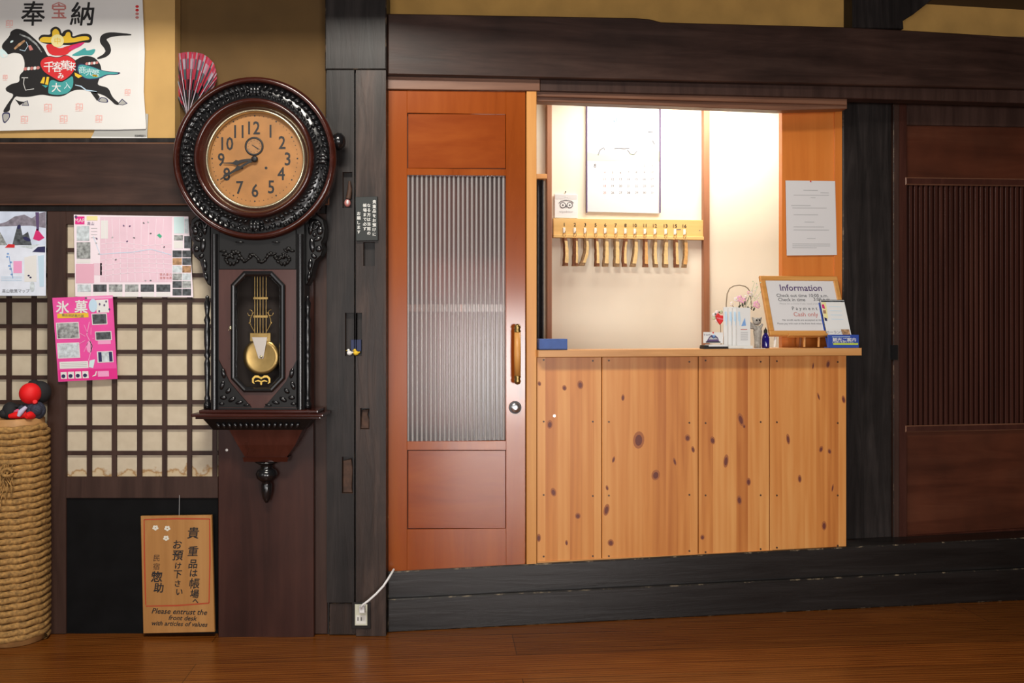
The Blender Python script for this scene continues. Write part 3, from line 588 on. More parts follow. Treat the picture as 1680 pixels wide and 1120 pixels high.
# ================================================================== OFFICE BEHIND THE COUNTER
BD = -0.95
q0, q1 = R.p(878, 600, BD), R.p(1420, 100, BD)
xl, xr = q0.x-0.50, q1.x+0.1
b = MB(); b.box(xl-.05, xr+.05, -BD, -BD+.08, 0, 2.35, 'cream_wall'); st(b.build('wall_back', frame='R'), 'cream wall behind the counter with keys and calendar', 'wall')
b = MB(); b.box(xl-.05, xl, 0.435, -BD, 0, 2.35, 'cream_wall'); st(b.build('wall_office_left', frame='R'), 'cream side wall of the small office', 'wall')
b = MB(); b.box(xr, xr+.05, 0.16, -BD, 0, 2.35, 'cream_wall'); st(b.build('wall_office_right', frame='R'), 'cream right side wall inside the office', 'wall')
b = MB(); b.box(xl-.05, xr+.05, 0.14, -BD+.08, 2.35, 2.40, 'cream_wall'); st(b.build('ceiling_office', frame='R'), 'cream ceiling of the small office', 'ceiling')
b = MB(); b.rect(R, 897.5, 120, 905.5, 640, BD+0.035, 0.04, 'office_post', 0.002); st(b.build('trim_13', frame='R'), 'thin brown upright left of the key rack', 'trim')
b = MB(); b.rect(R, 1154.5, 120, 1164.5, 640, BD+0.03, 0.04, 'office_post', 0.002); st(b.build('trim_14', frame='R'), 'thin brown upright right of the key rack', 'trim')
sh = MB(); sh.rect(R, 868, 285, 897.4, 293, BD+0.10, 0.10, 'counter_wood', 0.001); tag(sh.build('wall_shelf', frame='R'), 'small pale wall shelf beside the jamb in the office', 'shelf')
b = MB(); u0, u1 = R.p(874, 560, BD+.08).x, R.p(893.5, 560, BD+.08).x; zt, zb = R.p(880, 294, BD+.08).z, 0.75; n = 24
V = []
for i in range(n+1):
    t = i/n; y = -(BD+.06)-.012*math.sin(t*16); V += [(u0+(u1-u0)*t, y, zt), (u0+(u1-u0)*t, y, zb), (u0+(u1-u0)*t, y+.004, zt), (u0+(u1-u0)*t, y+.004, zb)]
b.add(V, [[4*i, 4*i+4, 4*i+5, 4*i+1] for i in range(n)]+[[4*i+2, 4*i+3, 4*i+7, 4*i+6] for i in range(n)], 'curtain_dark', True)
tag(b.build('curtain', frame='R'), 'narrow dark curtain hanging below the office shelf', 'curtain')
# lamp over the counter (its light spills on the wall)
c = R.p(1225, 118, BD+0.24)
lp = thing('ceiling_lamp', 'tube lamp fixed high on the office wall', 'lamp', 'R', (c.x, c.y, c.z))
b = MB(); b.tube([(c.x-.19, c.y, c.z), (c.x+.19, c.y, c.z)], 0.016, 'lamp_tube', 12); b.build('tube', lp)
b = MB(); b.box(c.x-.21, c.x+.21, c.y-.03, c.y+.03, c.z+.02, c.z+.06, 'plastic_white', .004)
for s_ in (-1, 1): b.box(c.x+s_*.2-.008, c.x+s_*.2+.008, c.y-.015, c.y+.015, c.z-.02, c.z+.03, 'plastic_white')
b.box(c.x-.03, c.x+.03, c.y+.02, -BD, c.z+.03, c.z+.055, 'plastic_white'); b.build('housing', lp)
wpos = R.m @ Vector((c.x, c.y-0.02, c.z-0.05)); wt = R.m @ Vector((c.x, c.y, 0))
area('office_lamp_light', wpos, wt, 0.40, 0.10, 8.5, (1.0, 0.93, 0.80))
cc = R.m @ Vector(((xl+xr)/2-.15, 0.55, 2.32)); area('office_ceiling_light', cc, (cc.x, cc.y, 0), 0.7, 0.4, 14, (1.0, 0.94, 0.85))

# ================================================================== WALL CLOCK
CX, CYP = 418.0, 260.0
ck = thing('wall_clock', 'tall ornate dark pendulum wall clock with round carved head', 'clock', 'L', L.p(424, 672, 0.0))
def cpt(d, x=CX, y=CYP): return L.p(x, y, d)
# case with a deep recess for the pendulum
b = MB(); b.plate(L, (346, 360, 499, 672), [(378, 444, 470, 646)], 0.115, 0.085, 'ebony_matte', 'ebony_matte', 'hole_dark', 0.08); b.build('case', ck)
def ring(profile, mat, name, d0, parent=ck, n=72, build=True, mb=None):   # profile: (radius in px, depth toward the viewer)
    b = mb or MB(); pr = []
    c = L.p(CX, CYP, d0)
    for r, d in profile: pr.append((r*L.k(CX, CYP, d), -(d-d0)))
    # keep every ring circle centred on the line of sight of the wall, not of one lens: one common axis
    b.lathe((c.x, c.y, c.z), pr, mat, 'Y', n)
    return b.build(name, parent) if build else b
ring([(120, .03), (127, .06), (127, .10), (132.5, .112), (134, .128), (132.5, .144), (127.5, .150), (124.5, .144), (123.5, .132)], 'mahogany', 'outer_rim', .13)
cr = ring([(124, .13), (121, .120), (112, .122), (104, .126), (98.5, .136), (97.5, .14)], 'ebony', 'carved_ring', .13, build=False)
c0 = L.p(CX, CYP, .13); kk = L.k(CX, CYP, .13)
for i in range(76):
    a = 6.28319*i/76+.02; q = math.sin(a*2)
    for rr, sz, tw in ((116.5, 1.0, .7), (104.5, .9, -.7), (110.5, .75, 0.0)):
        if rr == 110.5 and i % 2: continue
        ra = rr+random.uniform(-1, 1); dirn = 1 if math.cos(a) > 0 else -1
        px, pz = c0.x+math.cos(a)*ra*kk, c0.z+math.sin(a)*ra*kk
        rot = Matrix.Rotation(-(a+1.5708+tw*dirn), 3, 'Y')
        cr.ball((px, -.127, pz), (5.4*kk*sz, .008*sz+.002, 2.5*kk*sz), 'ebony', 7, 4, rot)
for a in (0, 1.5708, 3.14159, 4.71239):
    for s_ in (-1, 0, 1):
        px, pz = c0.x+math.cos(a+s_*.05)*111*kk, c0.z+math.sin(a+s_*.05)*111*kk
        cr.ball((px, -.130, pz), (4*kk, .010, 9*kk), 'ebony', 8, 5, Matrix.Rotation(-(a-1.5708), 3, 'Y'))
cr.build('carved_ring', ck)
ring([(98.5, .135), (97.5, .148), (94.5, .153), (91.5, .149), (88, .138), (84, .124), (81.5, .118)], 'mahogany', 'inner_rim', .13)
ring([(82, .115), (81.5, .124), (79.8, .127), (78, .124), (76.5, .112)], 'brass_pale', 'bezel', .13)
DC = (418, 260)
dl = MB(); c = L.p(*DC, .105); kd = L.k(*DC, .105); dl.lathe((c.x, c.y, c.z), [(79*kd, 0.0), (0, 0.0)], 'dial_face', 'Y', 64, False)
for tx, x, y in (('12', 416.5, 210), ('1', 443.5, 215.5), ('2', 462.5, 234), ('3', 471.5, 261), ('4', 461, 285), ('5', 444.5, 307), ('6', 418, 313), ('7', 393, 308), ('8', 371.5, 286), ('9', 362.5, 262), ('10', 372.5, 236), ('11', 391.5, 216)):
    dl.text(L, tx, x, y, 30, .1056, 'dial_ink', sx=.82, bold=.7)
for i in range(60):
    a = 6.28319*i/60; dl.oval(L, 418+70*math.cos(a), 260+70*math.sin(a), .8 if i % 5 else 1.5, .8 if i % 5 else 1.5, .1054, 'dial_ink', 6)
dl.oval(L, 436.5, 275.5, 2.4, 2.4, .1055, 'dial_ink', 10); dl.oval(L, 397, 275.5, 2.2, 2.2, .1055, 'dial_ink', 10)
dl = dl.build('dial', ck)
sd = MB(); c = L.p(417, 240, .106); sd.lathe((c.x, c.y, c.z), [(15.6*kd, .0), (15.2*kd, -.002), (12.6*kd, -.002), (12.2*kd, .0)], 'dial_ink', 'Y', 28); sd.lathe((c.x, c.y, c.z), [(12.6*kd, -.0004), (0, -.0004)], 'dial_sub', 'Y', 24)
for i in range(12): sd.oval(L, 417+10*math.cos(i*.5236), 240+10*math.sin(i*.5236), .7, .7, .1068, 'dial_ink', 5)
sd.stroke(L, [(413.5, 237.5), (424, 244.5)], [1, 1.8], .1075, 'dial_ink'); sd.build('seconds_dial', dl)
b = MB(); b.poly(L, [(418, 259.6), (404, 260.5), (396, 261.8), (391, 263.4), (387, 262.2), (382, 266.2), (366, 266.6), (366, 267.9), (382, 268.8), (388, 271.4), (392, 269), (397, 266.6), (405, 264.6), (418, 262.6)][::-1], .113, .0015, 'dial_ink'); b.build('hour_hand', ck)
b = MB(); b.poly(L, [(418, 259), (404, 266.2), (394, 272.4), (389.5, 271.5), (385, 277), (361, 293.5), (361.6, 295), (387, 280.6), (393, 278.4), (396, 275.4), (406, 269.2), (419, 262.8)][::-1], .117, .0015, 'dial_ink')
c = L.p(418, 261, .112); b.lathe((c.x, c.y, c.z), [(5.5*kd, -.002), (5*kd, -.007), (2*kd, -.009), (0, -.009)], 'dial_ink', 'Y', 16); b.build('minute_hand', ck)
b = MB(); c = L.p(418, 260, .1235); b.lathe((c.x, c.y, c.z), [(78*kd, 0), (40*kd, -.0002), (0, -.0003)], 'clock_glass', 'Y', 40); b.build('dial_glass', ck)
# side knob of the head
b = MB(); c = L.p(536, 232, .085); b.lathe((c.x, c.y, c.z), [(.012, 0), (.012, .022), (.024, .026), (.032, .040), (.030, .054), (.018, .064), (.010, .066), (0, .067)], 'ebony', 'X', 20); b.build('side_knob', ck)
# carved wings beside the case
for sg in (-1, 1):
    X = (lambda x: x) if sg < 0 else (lambda x: 845-x)
    pts = [(346, 350), (326, 350), (314, 360), (311, 375), (313, 390), (317, 398), (314, 408), (318, 420), (327, 428), (331, 440), (333, 452), (340, 466), (346, 470)]
    b = MB(); b.poly(L, [(X(x), y) for x, y in pts], .085, .055, 'ebony_matte', .004)
    for (x, y, rx, ry, an) in ((325, 365, 10, 5, .6), (320, 378, 6, 8, .2), (335, 372, 5, 14, .1), (324, 392, 8, 4, -.4), (322, 408, 6, 6, 0), (333, 402, 5, 13, -.1), (330, 420, 6, 4, .6), (336, 434, 4, 11, .1), (338, 453, 3.5, 9, .2), (329, 385, 4, 4, 0)):
        c = L.p(X(x), y, .085); b.ball((c.x, c.y, c.z), (rx*kk, .007, ry*kk), 'ebony', 9, 5, Matrix.Rotation(an*sg, 3, 'Y'))
    cpth = [(X(330+9*math.cos(t)*(1-t/9)), 368+10*math.sin(t)*(1-t/9)) for t in [i*.45 for i in range(15)]]
    b.tube([L.p(x, y, .092) for x, y in cpth], .0035, 'ebony', 6)
    b.build('carved_wing', ck)
    # slender turned column
    xx = X(340); c = L.p(xx, 670, .095); H = L.p(xx, 484, .095).z-c.z
    pr = [(0, 0), (6, 0), (6, .05), (4, .06), (5, .09), (3.4, .12), (4.4, .30), (5, .40), (3.2, .44), (5.6, .47), (3.2, .50), (4.8, .56), (5.2, .68), (3.4, .74), (5.4, .78), (3, .82), (4.4, .88), (5.2, .93), (2.4, .96), (3.4, .985), (0, 1)]
    b = MB(); b.lathe((c.x, c.y, c.z), [(r*kk, h*H) for r, h in pr], 'ebony', 'Z', 16); b.build('turned_column', ck)
    xx = X(352); b = MB(); p0, p1 = L.p(xx, 672, .118), L.p(xx, 384, .118); b.tube([p0, p1], 5.2*kk, 'ebony', 14); b.build('side_bead', ck)
# carved frieze under the dial
b = MB(); b.poly(L, [(359, 442), (486, 442), (486, 372), (359, 372)], .121, .01, 'ebony_matte', .002)
for i in range(34):
    t = i/33; x = 366+t*113; y = 420+12*math.sin(t*3.1416*1)-8+6*math.sin(t*25)
    c = L.p(x, y, .121); b.ball((c.x, c.y, c.z), (random.uniform(4, 7)*kk, .007, random.uniform(2, 3.6)*kk), 'ebony_matte', 8, 5, Matrix.Rotation(random.uniform(-.8, .8), 3, 'Y'))
for sg in (-1, 1):
    for i in range(11):
        t = i*.55; x = 422.5+sg*(44-13*math.cos(t)*(1-i/14)); y = 424+11*math.sin(t)*(1-i/14); c = L.p(x, y, .124); b.ball((c.x, c.y, c.z), (4.2*kk, .006, 2.6*kk), 'ebony_matte', 7, 4, Matrix.Rotation(t*sg, 3, 'Y'))
    c = L.p(422.5+sg*30, 397, .128); b.ball((c.x, c.y, c.z), (7*kk, .005, 1.5*kk), 'ebony', 9, 5)
b.build('carved_frieze', ck)
# red front with octagonal opening, frame, latch
OC = [(400, 445), (446, 445), (467, 467), (467, 621), (446, 643), (400, 643), (379, 621), (379, 467)]
def scaled(w): return offset_poly(OC, w)
def octring(mb, o_out, o_in, d_out, d_in, mat):
    A = [L.p(x, y, d_out) for x, y in o_out]; B = [L.p(x, y, d_in) for x, y in o_in]; n = len(A)
    mb.add(A+B, [[i, (i+1) % n, n+(i+1) % n, n+i] for i in range(n)], mat)
b = MB(); outer = [(400, 432), (446, 432), (486, 432), (486, 669), (446, 669), (400, 669), (359, 669), (359, 432)]
outer = [(400, 442), (446, 442), (486, 442), (486, 669), (446, 669), (400, 669), (359, 669), (359, 442)]
inn = [OC[0], OC[1], OC[2], OC[3], OC[4], OC[5], OC[6], OC[7]]
o2 = [(400, 442), (446, 442), (486, 467), (486, 621), (446, 669), (400, 669), (359, 621), (359, 467)]
octring(b, o2, inn, .122, .122, 'clock_red')
for tri in ([(446, 442), (486, 442), (486, 467)], [(486, 621), (486, 669), (446, 669)], [(400, 669), (359, 669), (359, 621)], [(359, 467), (359, 442), (400, 442)]): b.sheet(L, tri, .122, 'clock_red')
b.build('door_panel', ck)
b = MB(); P = [(OC, .120), (scaled(-.5), .130), (scaled(2.5), .134), (scaled(5), .133), (scaled(8), .124), (scaled(9), .112)]
for i in range(len(P)-1): octring(b, P[i][0], P[i+1][0], P[i][1], P[i+1][1], 'ebony')
fr = b.build('door_frame', ck)
b = MB(); c = L.p(378, 538, .136); b.ball((c.x, c.y, c.z), (.005, .006, .009), 'brass_pale'); b.tube([(c.x-.006, c.y, c.z-.008), (c.x+.003, c.y, c.z+.002)], .0022, 'brass_pale', 6); b.build('latch', fr)
b = MB(); b.sheet(L, scaled(8.5), .116, 'clock_glass'); b.build('door_glass', ck)
b = MB()
for sg in (-1, 1):
    X = lambda x: 422.5+sg*x
    b.poly(L, [(X(64), 590), (X(64), 668), (X(10), 668), (X(26), 650), (X(46), 626)] if sg > 0 else [(X(10), 668), (X(64), 668), (X(64), 590), (X(46), 626), (X(26), 650)], .127, .006, 'ebony_matte', .001)
    for (x, y, rx, ry, an) in ((56, 612, 4, 9, .2), (58, 632, 4, 8, -.3), (48, 641, 6, 4, .8), (56, 652, 6, 4, 0), (42, 655, 7, 4, .5), (30, 660, 7, 3, .2), (18, 664, 6, 2, .1), (59, 662, 5, 3, 0)):
        c = L.p(X(x), y, .127); b.ball((c.x, c.y, c.z), (rx*kk, .006, ry*kk), 'ebony', 8, 5, Matrix.Rotation(an*sg, 3, 'Y'))
b.build('carved_corner', ck)
# pendulum
pd = thing  # (parts hang together under one child of the clock)
b = MB(); c = L.p(428.5, 585, .075); kp = L.k(428, 585, .075); b.lathe((c.x, c.y, c.z), [(0, .006), (29*kp, .006), (30*kp, .002), (29*kp, -.002), (24*kp, -.004), (22*kp, -.003), (0, -.0045)], 'brass', 'Y', 44); pen = b.build('pendulum', ck)
b = MB()
for x in (418, 422.3, 426.8, 431.6, 436.6): b.tube([L.p(x, 442, .078), L.p(x, 560, .078)], .0016, 'brass', 6)
for y in (489, 519, 549): b.rect(L, 415.5, y-2, 439.5, y+2, .081, .006, 'brass', .0006)
b.rect(L, 410, 546, 444, 560, .0805, .004, 'brass', .001)
for sg in (-1, 1):
    b.tube([L.p(427.3+sg*(11+6*math.sin(t)), 512+t*9.5, .078) for t in [i*.3 for i in range(12)]], .0018, 'brass', 6)
    b.tube([L.p(427.3+sg*(17+4*math.cos(t)), 513+5*math.sin(t), .078) for t in [i*.5 for i in range(11)]], .0014, 'brass', 6)
    c = L.p(427.3+sg*18, 530, .078); b.ball((c.x, c.y, c.z), .0045, 'brass', 8, 5)
b.build('gridiron_rod', pen)
b = MB(); b.poly(L, [(424, 588), (432, 588), (438.5, 553), (413, 553)], .0835, .003, 'plate_silver', .0006); c = L.p(428.5, 585, .084); b.ball((c.x, c.y, c.z), .0055, 'brass_pale', 10, 6); b.build('bob_plate', pen)
b = MB()
for sg in (-1, 1):
    b.stroke(L, [(428.5+sg*1, 620), (428.5+sg*5, 617.4), (428.5+sg*10, 617.4), (428.5+sg*13.5, 621), (428.5+sg*13.6, 627), (428.5+sg*11, 629)], [2, 3.6, 3.6, 3.4, 2.6, 1], .1170, 'gold')
    b.stroke(L, [(428.5, 626), (428.5+sg*5, 624), (428.5+sg*10, 625.5)], [2, 2.2, 1], .1170, 'gold'); 
b.oval(L, 428.5, 628.5, 1.6, 3, .1170, 'gold'); b.oval(L, 428.5, 620, 2, 2, .117, 'gold'); b.build('gilt_ornament', ck)
# base shelf, bracket, finial
b = MB(); p0, p1 = L.p(313, 686, .165), L.p(530, 674, .165)
b.box(p0.x, p1.x, -.165, -.03, p0.z+.004, p0.z+.016, 'mahogany', .004); b.box(p0.x+.022, p1.x-.022, -.148, -.03, p0.z+.016, p1.z+.002, 'mahogany', .003); b.box(p0.x+.012, p1.x-.012, -.155, -.03, p0.z-.004, p0.z+.005, 'mahogany', .002); b.build('base_shelf', ck)
b = MB()
def tier(mb, xa, xb, ya, da, xc, xd, yb, db, mat, back=.03):
    A = L.p(xa, ya, da), L.p(xb, ya, da); B = L.p(xc, yb, db), L.p(xd, yb, db)
    V = [A[0], A[1], (A[1].x, -back, A[1].z), (A[0].x, -back, A[0].z), B[0], B[1], (B[1].x, -back, B[1].z), (B[0].x, -back, B[0].z)]
    mb.add(V, [(0, 1, 2, 3), (7, 6, 5, 4), (0, 4, 5, 1), (1, 5, 6, 2), (2, 6, 7, 3), (3, 7, 4, 0)], mat)
tier(b, 333, 512, 687, .145, 350, 498, 705, .12, 'ebony_matte')
for i in range(15):
    x = 358+i*9.3; c = L.p(x, 697, .136); b.ball((c.x, c.y, c.z), (3.6*kk, .006, 6*kk), 'ebony', 8, 5, Matrix.Rotation((x-424)*.006, 3, 'Y'))
b.build('lower_molding', ck)
b = MB(); tier(b, 376, 496, 705, .115, 390, 484, 730, .10, 'clock_red'); tier(b, 390, 484, 730, .10, 402, 470, 750, .082, 'clock_red'); tier(b, 398, 473, 750, .088, 400, 471, 757.5, .084, 'mahogany'); b.build('bracket', ck)
c = L.p(437.5, 757, .06); kf = L.k(437, 757, .06)
b = MB(); b.lathe((c.x, c.y, c.z), [(r*kf, -h*kf) for r, h in ((0, 0), (19, 0), (15, 3), (8, 6), (10, 8), (8, 10), (15, 14), (17.5, 20), (15.5, 27), (9, 32), (6.5, 34), (8.5, 38), (8, 50), (6, 60), (2.5, 67), (0, 68))], 'ebony', 'Z', 28); b.build('finial', ck)

# ================================================================== HORSE BANNER
Z = 4.667
def zs(pts): return [(x/Z, y/Z) for x, y in pts]
b = MB(); d = .012
sh_ = [(-130, 1004), (400, 992), (900, 992), (1115, 986), (1118, 975), (1100, 700), (1108, 400), (1095, 100), (1085, -150), (-130, -150)]
b.poly(L, zs(sh_), d, .003, 'paper_cream')
for x in (1068, ): b.stroke(L, zs([(1062, -140), (1066, 300), (1062, 700), (1076, 985)]), 1.0, d+.0003, 'paper_white')
e = lambda k=1: d+.0004*k
def chaikin(p, n=2, closed=True):
    for _ in range(n):
        q = []
        for i in range(len(p) if closed else len(p)-1):
            a, c = p[i], p[(i+1) % len(p)]; q += [(a[0]*.78+c[0]*.22, a[1]*.78+c[1]*.22), (a[0]*.22+c[0]*.78, a[1]*.22+c[1]*.78)]
        p = q if closed else [p[0]]+q+[p[-1]]
    return p
def fillp(pts, mat, k=1): b.sheet(L, zs(chaikin(pts) if len(pts) > 4 else pts), e(k), mat)
fillp([(80, 240), (130, 215), (200, 240), (270, 300), (330, 360), (365, 430), (420, 470), (480, 560), (560, 470), (640, 425), (720, 435), (770, 490), (780, 560), (745, 640), (760, 655), (830, 670), (858, 740), (900, 780), (930, 800), (885, 805), (845, 765), (790, 725), (700, 705), (640, 685), (560, 690), (480, 740), (390, 737), (320, 722), (230, 742), (150, 742), (118, 735), (80, 800), (74, 855), (15, 862), (60, 790), (112, 722), (50, 702), (40, 672), (90, 640), (150, 630), (148, 575), (185, 540), (190, 470), (165, 412), (100, 402), (60, 420), (38, 400), (5, 350), (75, 275)], 'ink_black')
fillp([(690, 700), (735, 700), (765, 742), (745, 775)], 'ink_black'); fillp([(115, 760), (150, 775), (190, 780), (150, 808)], 'ink_black')
for pl in ([(895, 800), (935, 755), (978, 792), (940, 806)], [(745, 775), (770, 740), (822, 752), (832, 786), (780, 784)], [(165, 808), (185, 778), (212, 768), (222, 810)], [(12, 862), (76, 858), (78, 900), (40, 945), (22, 935)]):
    fillp(pl, 'ink_navy', 1); cx_ = sum(p[0] for p in pl)/len(pl); cy_ = sum(p[1] for p in pl)/len(pl); fillp([(cx_+(x-cx_)*.75, cy_+(y-cy_)*.75) for x, y in pl], 'paper_grey', 2)
fillp([(0, 368), (35, 385), (68, 425), (30, 446), (0, 432)], 'ink_palecyan', 2); fillp([(20, 410), (60, 425), (32, 440)], 'paper_white', 3)
tl_ = zs(chaikin([(745, 448), (800, 428), (832, 395), (818, 350), (790, 318), (792, 285), (835, 266), (900, 262), (1005, 266)], 3, False))
b.stroke(L, tl_, [2.0+9.5*math.sin(math.pi*min(1, (i/(len(tl_)-1))*1.02))**1.2 for i in range(len(tl_))], e(1), 'ink_black')
b.stroke(L, zs([(110, 375), (150, 340), (190, 310)]), [3, 4.5, 3], e(2), 'photo_warm'); b.oval(L, 90/Z, 318/Z, 3, 1.6, e(2), 'ink_palecyan', rot=-.6)
b.stroke(L, zs([(150, 380), (190, 390), (215, 350), (200, 320)]), 1, e(2), 'ink_lightblue'); fillp([(215, 350), (235, 345), (255, 380), (228, 388)], 'ink_fadedred', 2)
b.stroke(L, zs([(150, 262), (220, 290), (280, 340), (320, 400)]), [2, 3, 3, 1], e(2), 'photo_grey')
b.stroke(L, zs([(165, 595), (215, 595)]), 1, e(2), 'paper_white'); b.stroke(L, zs([(185, 595), (180, 640), (195, 690), (260, 680)]), 1, e(2), 'paper_white'); b.stroke(L, zs([(575, 650), (620, 660), (660, 690), (740, 700)]), [1, 1.8, 1.8, 1], e(2), 'ink_lightblue')
fillp([(288, 300), (318, 262), (390, 268), (383, 225), (425, 198), (462, 220), (472, 262), (488, 235), (530, 222), (558, 250), (552, 283), (620, 258), (685, 258), (708, 292), (690, 328), (640, 325), (560, 345), (500, 345), (330, 335)], 'ink_black', 2)
fillp([(300, 303), (328, 280), (402, 287), (398, 240), (425, 216), (450, 235), (462, 282), (497, 278), (508, 246), (538, 244), (545, 297), (620, 277), (675, 277), (690, 303), (640, 310), (560, 326), (490, 330), (312, 325)], 'ink_yellow', 3)
fillp([(345, 340), (400, 335), (450, 375), (520, 350), (655, 318), (640, 335), (600, 360), (540, 390), (505, 425), (380, 425)], 'ink_red', 3); fillp([(540, 352), (655, 318), (620, 352), (560, 378), (520, 385)], 'ink_magenta', 4)
b.oval(L, 440/Z, 312/Z, 10.6, 10.6, e(4), 'ink_pale_yellow', 18); b.text(L, '中', 440/Z, 312/Z, 12, e(5), 'ink_yellow')
fillp([(300, 490), (318, 450), (370, 425), (440, 440), (510, 415), (580, 460), (588, 505), (560, 565), (505, 612), (462, 630), (400, 595), (330, 555)], 'ink_black', 3)
fillp([(305, 490), (322, 453), (370, 430), (440, 445), (510, 420), (575, 462), (582, 505), (556, 560), (503, 606), (462, 624), (403, 590), (335, 550)], 'ink_red', 4)
for tx, x, y, s_ in (('千', 375, 512, 19), ('客', 438, 512, 18), ('萬', 500, 500, 17), ('来', 545, 508, 16), ('み', 465, 582, 11)): b.text(L, tx, x/Z, y/Z, s_, e(5), 'paper_white', bold=.3)
fillp([(382, 600), (462, 635), (520, 605), (560, 575), (562, 660), (520, 715), (450, 728), (390, 722), (365, 712)], 'ink_teal', 3); b.text(L, '大', 430/Z, 670/Z, 16, e(4), 'paper_white', bold=.4); b.text(L, '入', 515/Z, 655/Z, 12, e(4), 'ink_palecyan')
fillp([(595, 480), (700, 505), (800, 545), (935, 553), (895, 574), (820, 572), (760, 605), (650, 612), (585, 545)], 'ink_navy', 2); fillp([(605, 488), (700, 510), (800, 549), (915, 555), (890, 568), (815, 567), (755, 598), (655, 605), (592, 543)], 'ink_teal', 3)
for tx, x, y in (('商', 630, 535), ('売', 685, 550), ('繁', 735, 560)): b.text(L, tx, x/Z, y/Z, 13, e(4), 'ink_palecyan')
fillp([(540, 425), (610, 388), (655, 362), (660, 392), (738, 368), (712, 425), (640, 420), (590, 430)], 'ink_teal', 2)
for i in range(5): b.oval(L, (195+i*24)/Z, (527-i*2)/Z, 3.2, 2.6, e(3), 'paper_white' if i % 2 else 'ink_fadedred', rot=-.5)
for i in range(5): b.oval(L, (665+i*19)/Z, (488-i*2)/Z, 2.6, 2.2, e(3), 'paper_white' if i % 2 else 'ink_fadedred', rot=-.5)
fillp([(308, 635), (330, 590), (345, 590), (338, 640)], 'ink_yellow', 4); fillp([(345, 645), (358, 588), (376, 590), (368, 650)], 'ink_yellow', 4); fillp([(320, 650), (370, 655), (350, 672)], 'ink_teal', 4)
fillp([(570, 555), (632, 582), (600, 598), (575, 580)], 'ink_yellow', 4); fillp([(705, 570), (740, 572), (750, 590), (712, 585)], 'ink_yellow', 4)
for x, y, s_ in ((70, 182, 13), (38, 592, 9), (975, 705, 11), (365, 825, 15), (605, 820, 14), (185, 915, 14), (485, 912, 15), (755, 908, 13)):
    b.text(L, '印', x/Z, y/Z, s_, e(1), 'ink_stamp', bold=.5); q = s_/2; 
    for k in range(3): b.stroke(L, [(x/Z-q+1, y/Z-q+2+k*q*.8), (x/Z+q-1, y/Z-q+2+k*q*.8)], .8, e(2), 'ink_stamp')
b.text(L, '宝', 450/Z, 85/Z, 27, e(1), 'ink_fadedred', bold=.7); b.stroke(L, zs([(400, 40), (450, 18), (500, 40)]), 1.6, e(2), 'ink_fadedred')
for k in range(4): b.oval(L, 1050/Z, (50+k*28)/Z, 3, 2.2, e(1), 'ink_red' if k < 2 else 'ink_fadedred')
b.text(L, '奉', 252/Z, 105/Z, 43, e(1), 'ink_black', bold=.9, sx=.95, shear=.05); b.text(L, '納', 628/Z, 108/Z, 41, e(1), 'ink_black', bold=1.0, shear=.12)
tag(b.build('horse_banner', frame='L'), 'white paper banner printed with a galloping black horse, on tan plaster', 'banner')
b = MB(); b.poly(L, [(148, 229), (241, 230), (243, 187), (238, 186), (160, 205)], .006, .002, 'paper_grey', 0)
b.sheet(L, [(149, 229), (241, 230), (241.5, 225), (150, 224)], .0064, 'paper_white')
for i in range(5): b.text(L, '御神馬祭り'[i], 223+i*3.6, 223, 4.6, .0068, 'ink_black')
for k in range(2): b.stroke(L, [(154, 214+k*4), (214, 213+k*4)], .7, .0064, 'ink_grey')
tag(b.build('paper_slip', frame='L'), 'small grey printed slip tucked under the horse banner', 'paper')

# ================================================================== FAN
fn = thing('folding_fan', 'open red and black folding fan on the brown wall above the clock', 'fan', 'L', L.p(306, 190, -.03))
out = [(287, 150), (287.5, 120), (288.5, 95), (291, 88), (300, 86), (311, 85), (322, 86), (332, 88), (342, 94), (351, 104), (355, 118), (356, 130), (353, 139)]
PV = (308, 192)
def along(t):
    q = t*(len(out)-1); i = min(int(q), len(out)-2); f_ = q-i; return (out[i][0]*(1-f_)+out[i+1][0]*f_, out[i][1]*(1-f_)+out[i+1][1]*f_)
b = MB(); NP = 44
for i in range(NP):
    a, c = along(i/NP), along((i+1)/NP); d0, d1 = (-.040, -.032) if i % 2 else (-.032, -.040)
    def pt(p, r, dd): return L.p(PV[0]+(p[0]-PV[0])*r, PV[1]+(p[1]-PV[1])*r, dd)
    bands = [.30, .42, .58, .74, .9, 1.0]; seq = [['fan_black', 'fan_red', 'fan_teal', 'fan_white', 'fan_pink'], ['fan_teal', 'fan_black', 'fan_red', 'fan_red', 'fan_red'], ['fan_red', 'fan_black', 'fan_pink', 'fan_teal', 'fan_white'], ['fan_black', 'fan_pink', 'fan_red', 'fan_pink', 'fan_red']][(i*7+i//5) % 4]
    for j in range(5): b.add([pt(a, bands[j], d0), pt(c, bands[j], d1), pt(c, bands[j+1], d1), pt(a, bands[j+1], d0)], [(0, 1, 2, 3)], seq[j])
b.build('leaf', fn)
b = MB()
for i in range(0, NP+1, 4):
    a = along(i/NP); b.tube([L.p(PV[0]+(a[0]-PV[0])*r, PV[1]+(a[1]-PV[1])*r, -.030) for r in (0, .42, .97)], [.0022, .0018, .0009], 'fan_white' if i % 8 else 'fan_black', 5)
c = L.p(*PV, -.028); b.ball((c.x, c.y, c.z), .004, 'fan_black'); b.build('rib', fn)

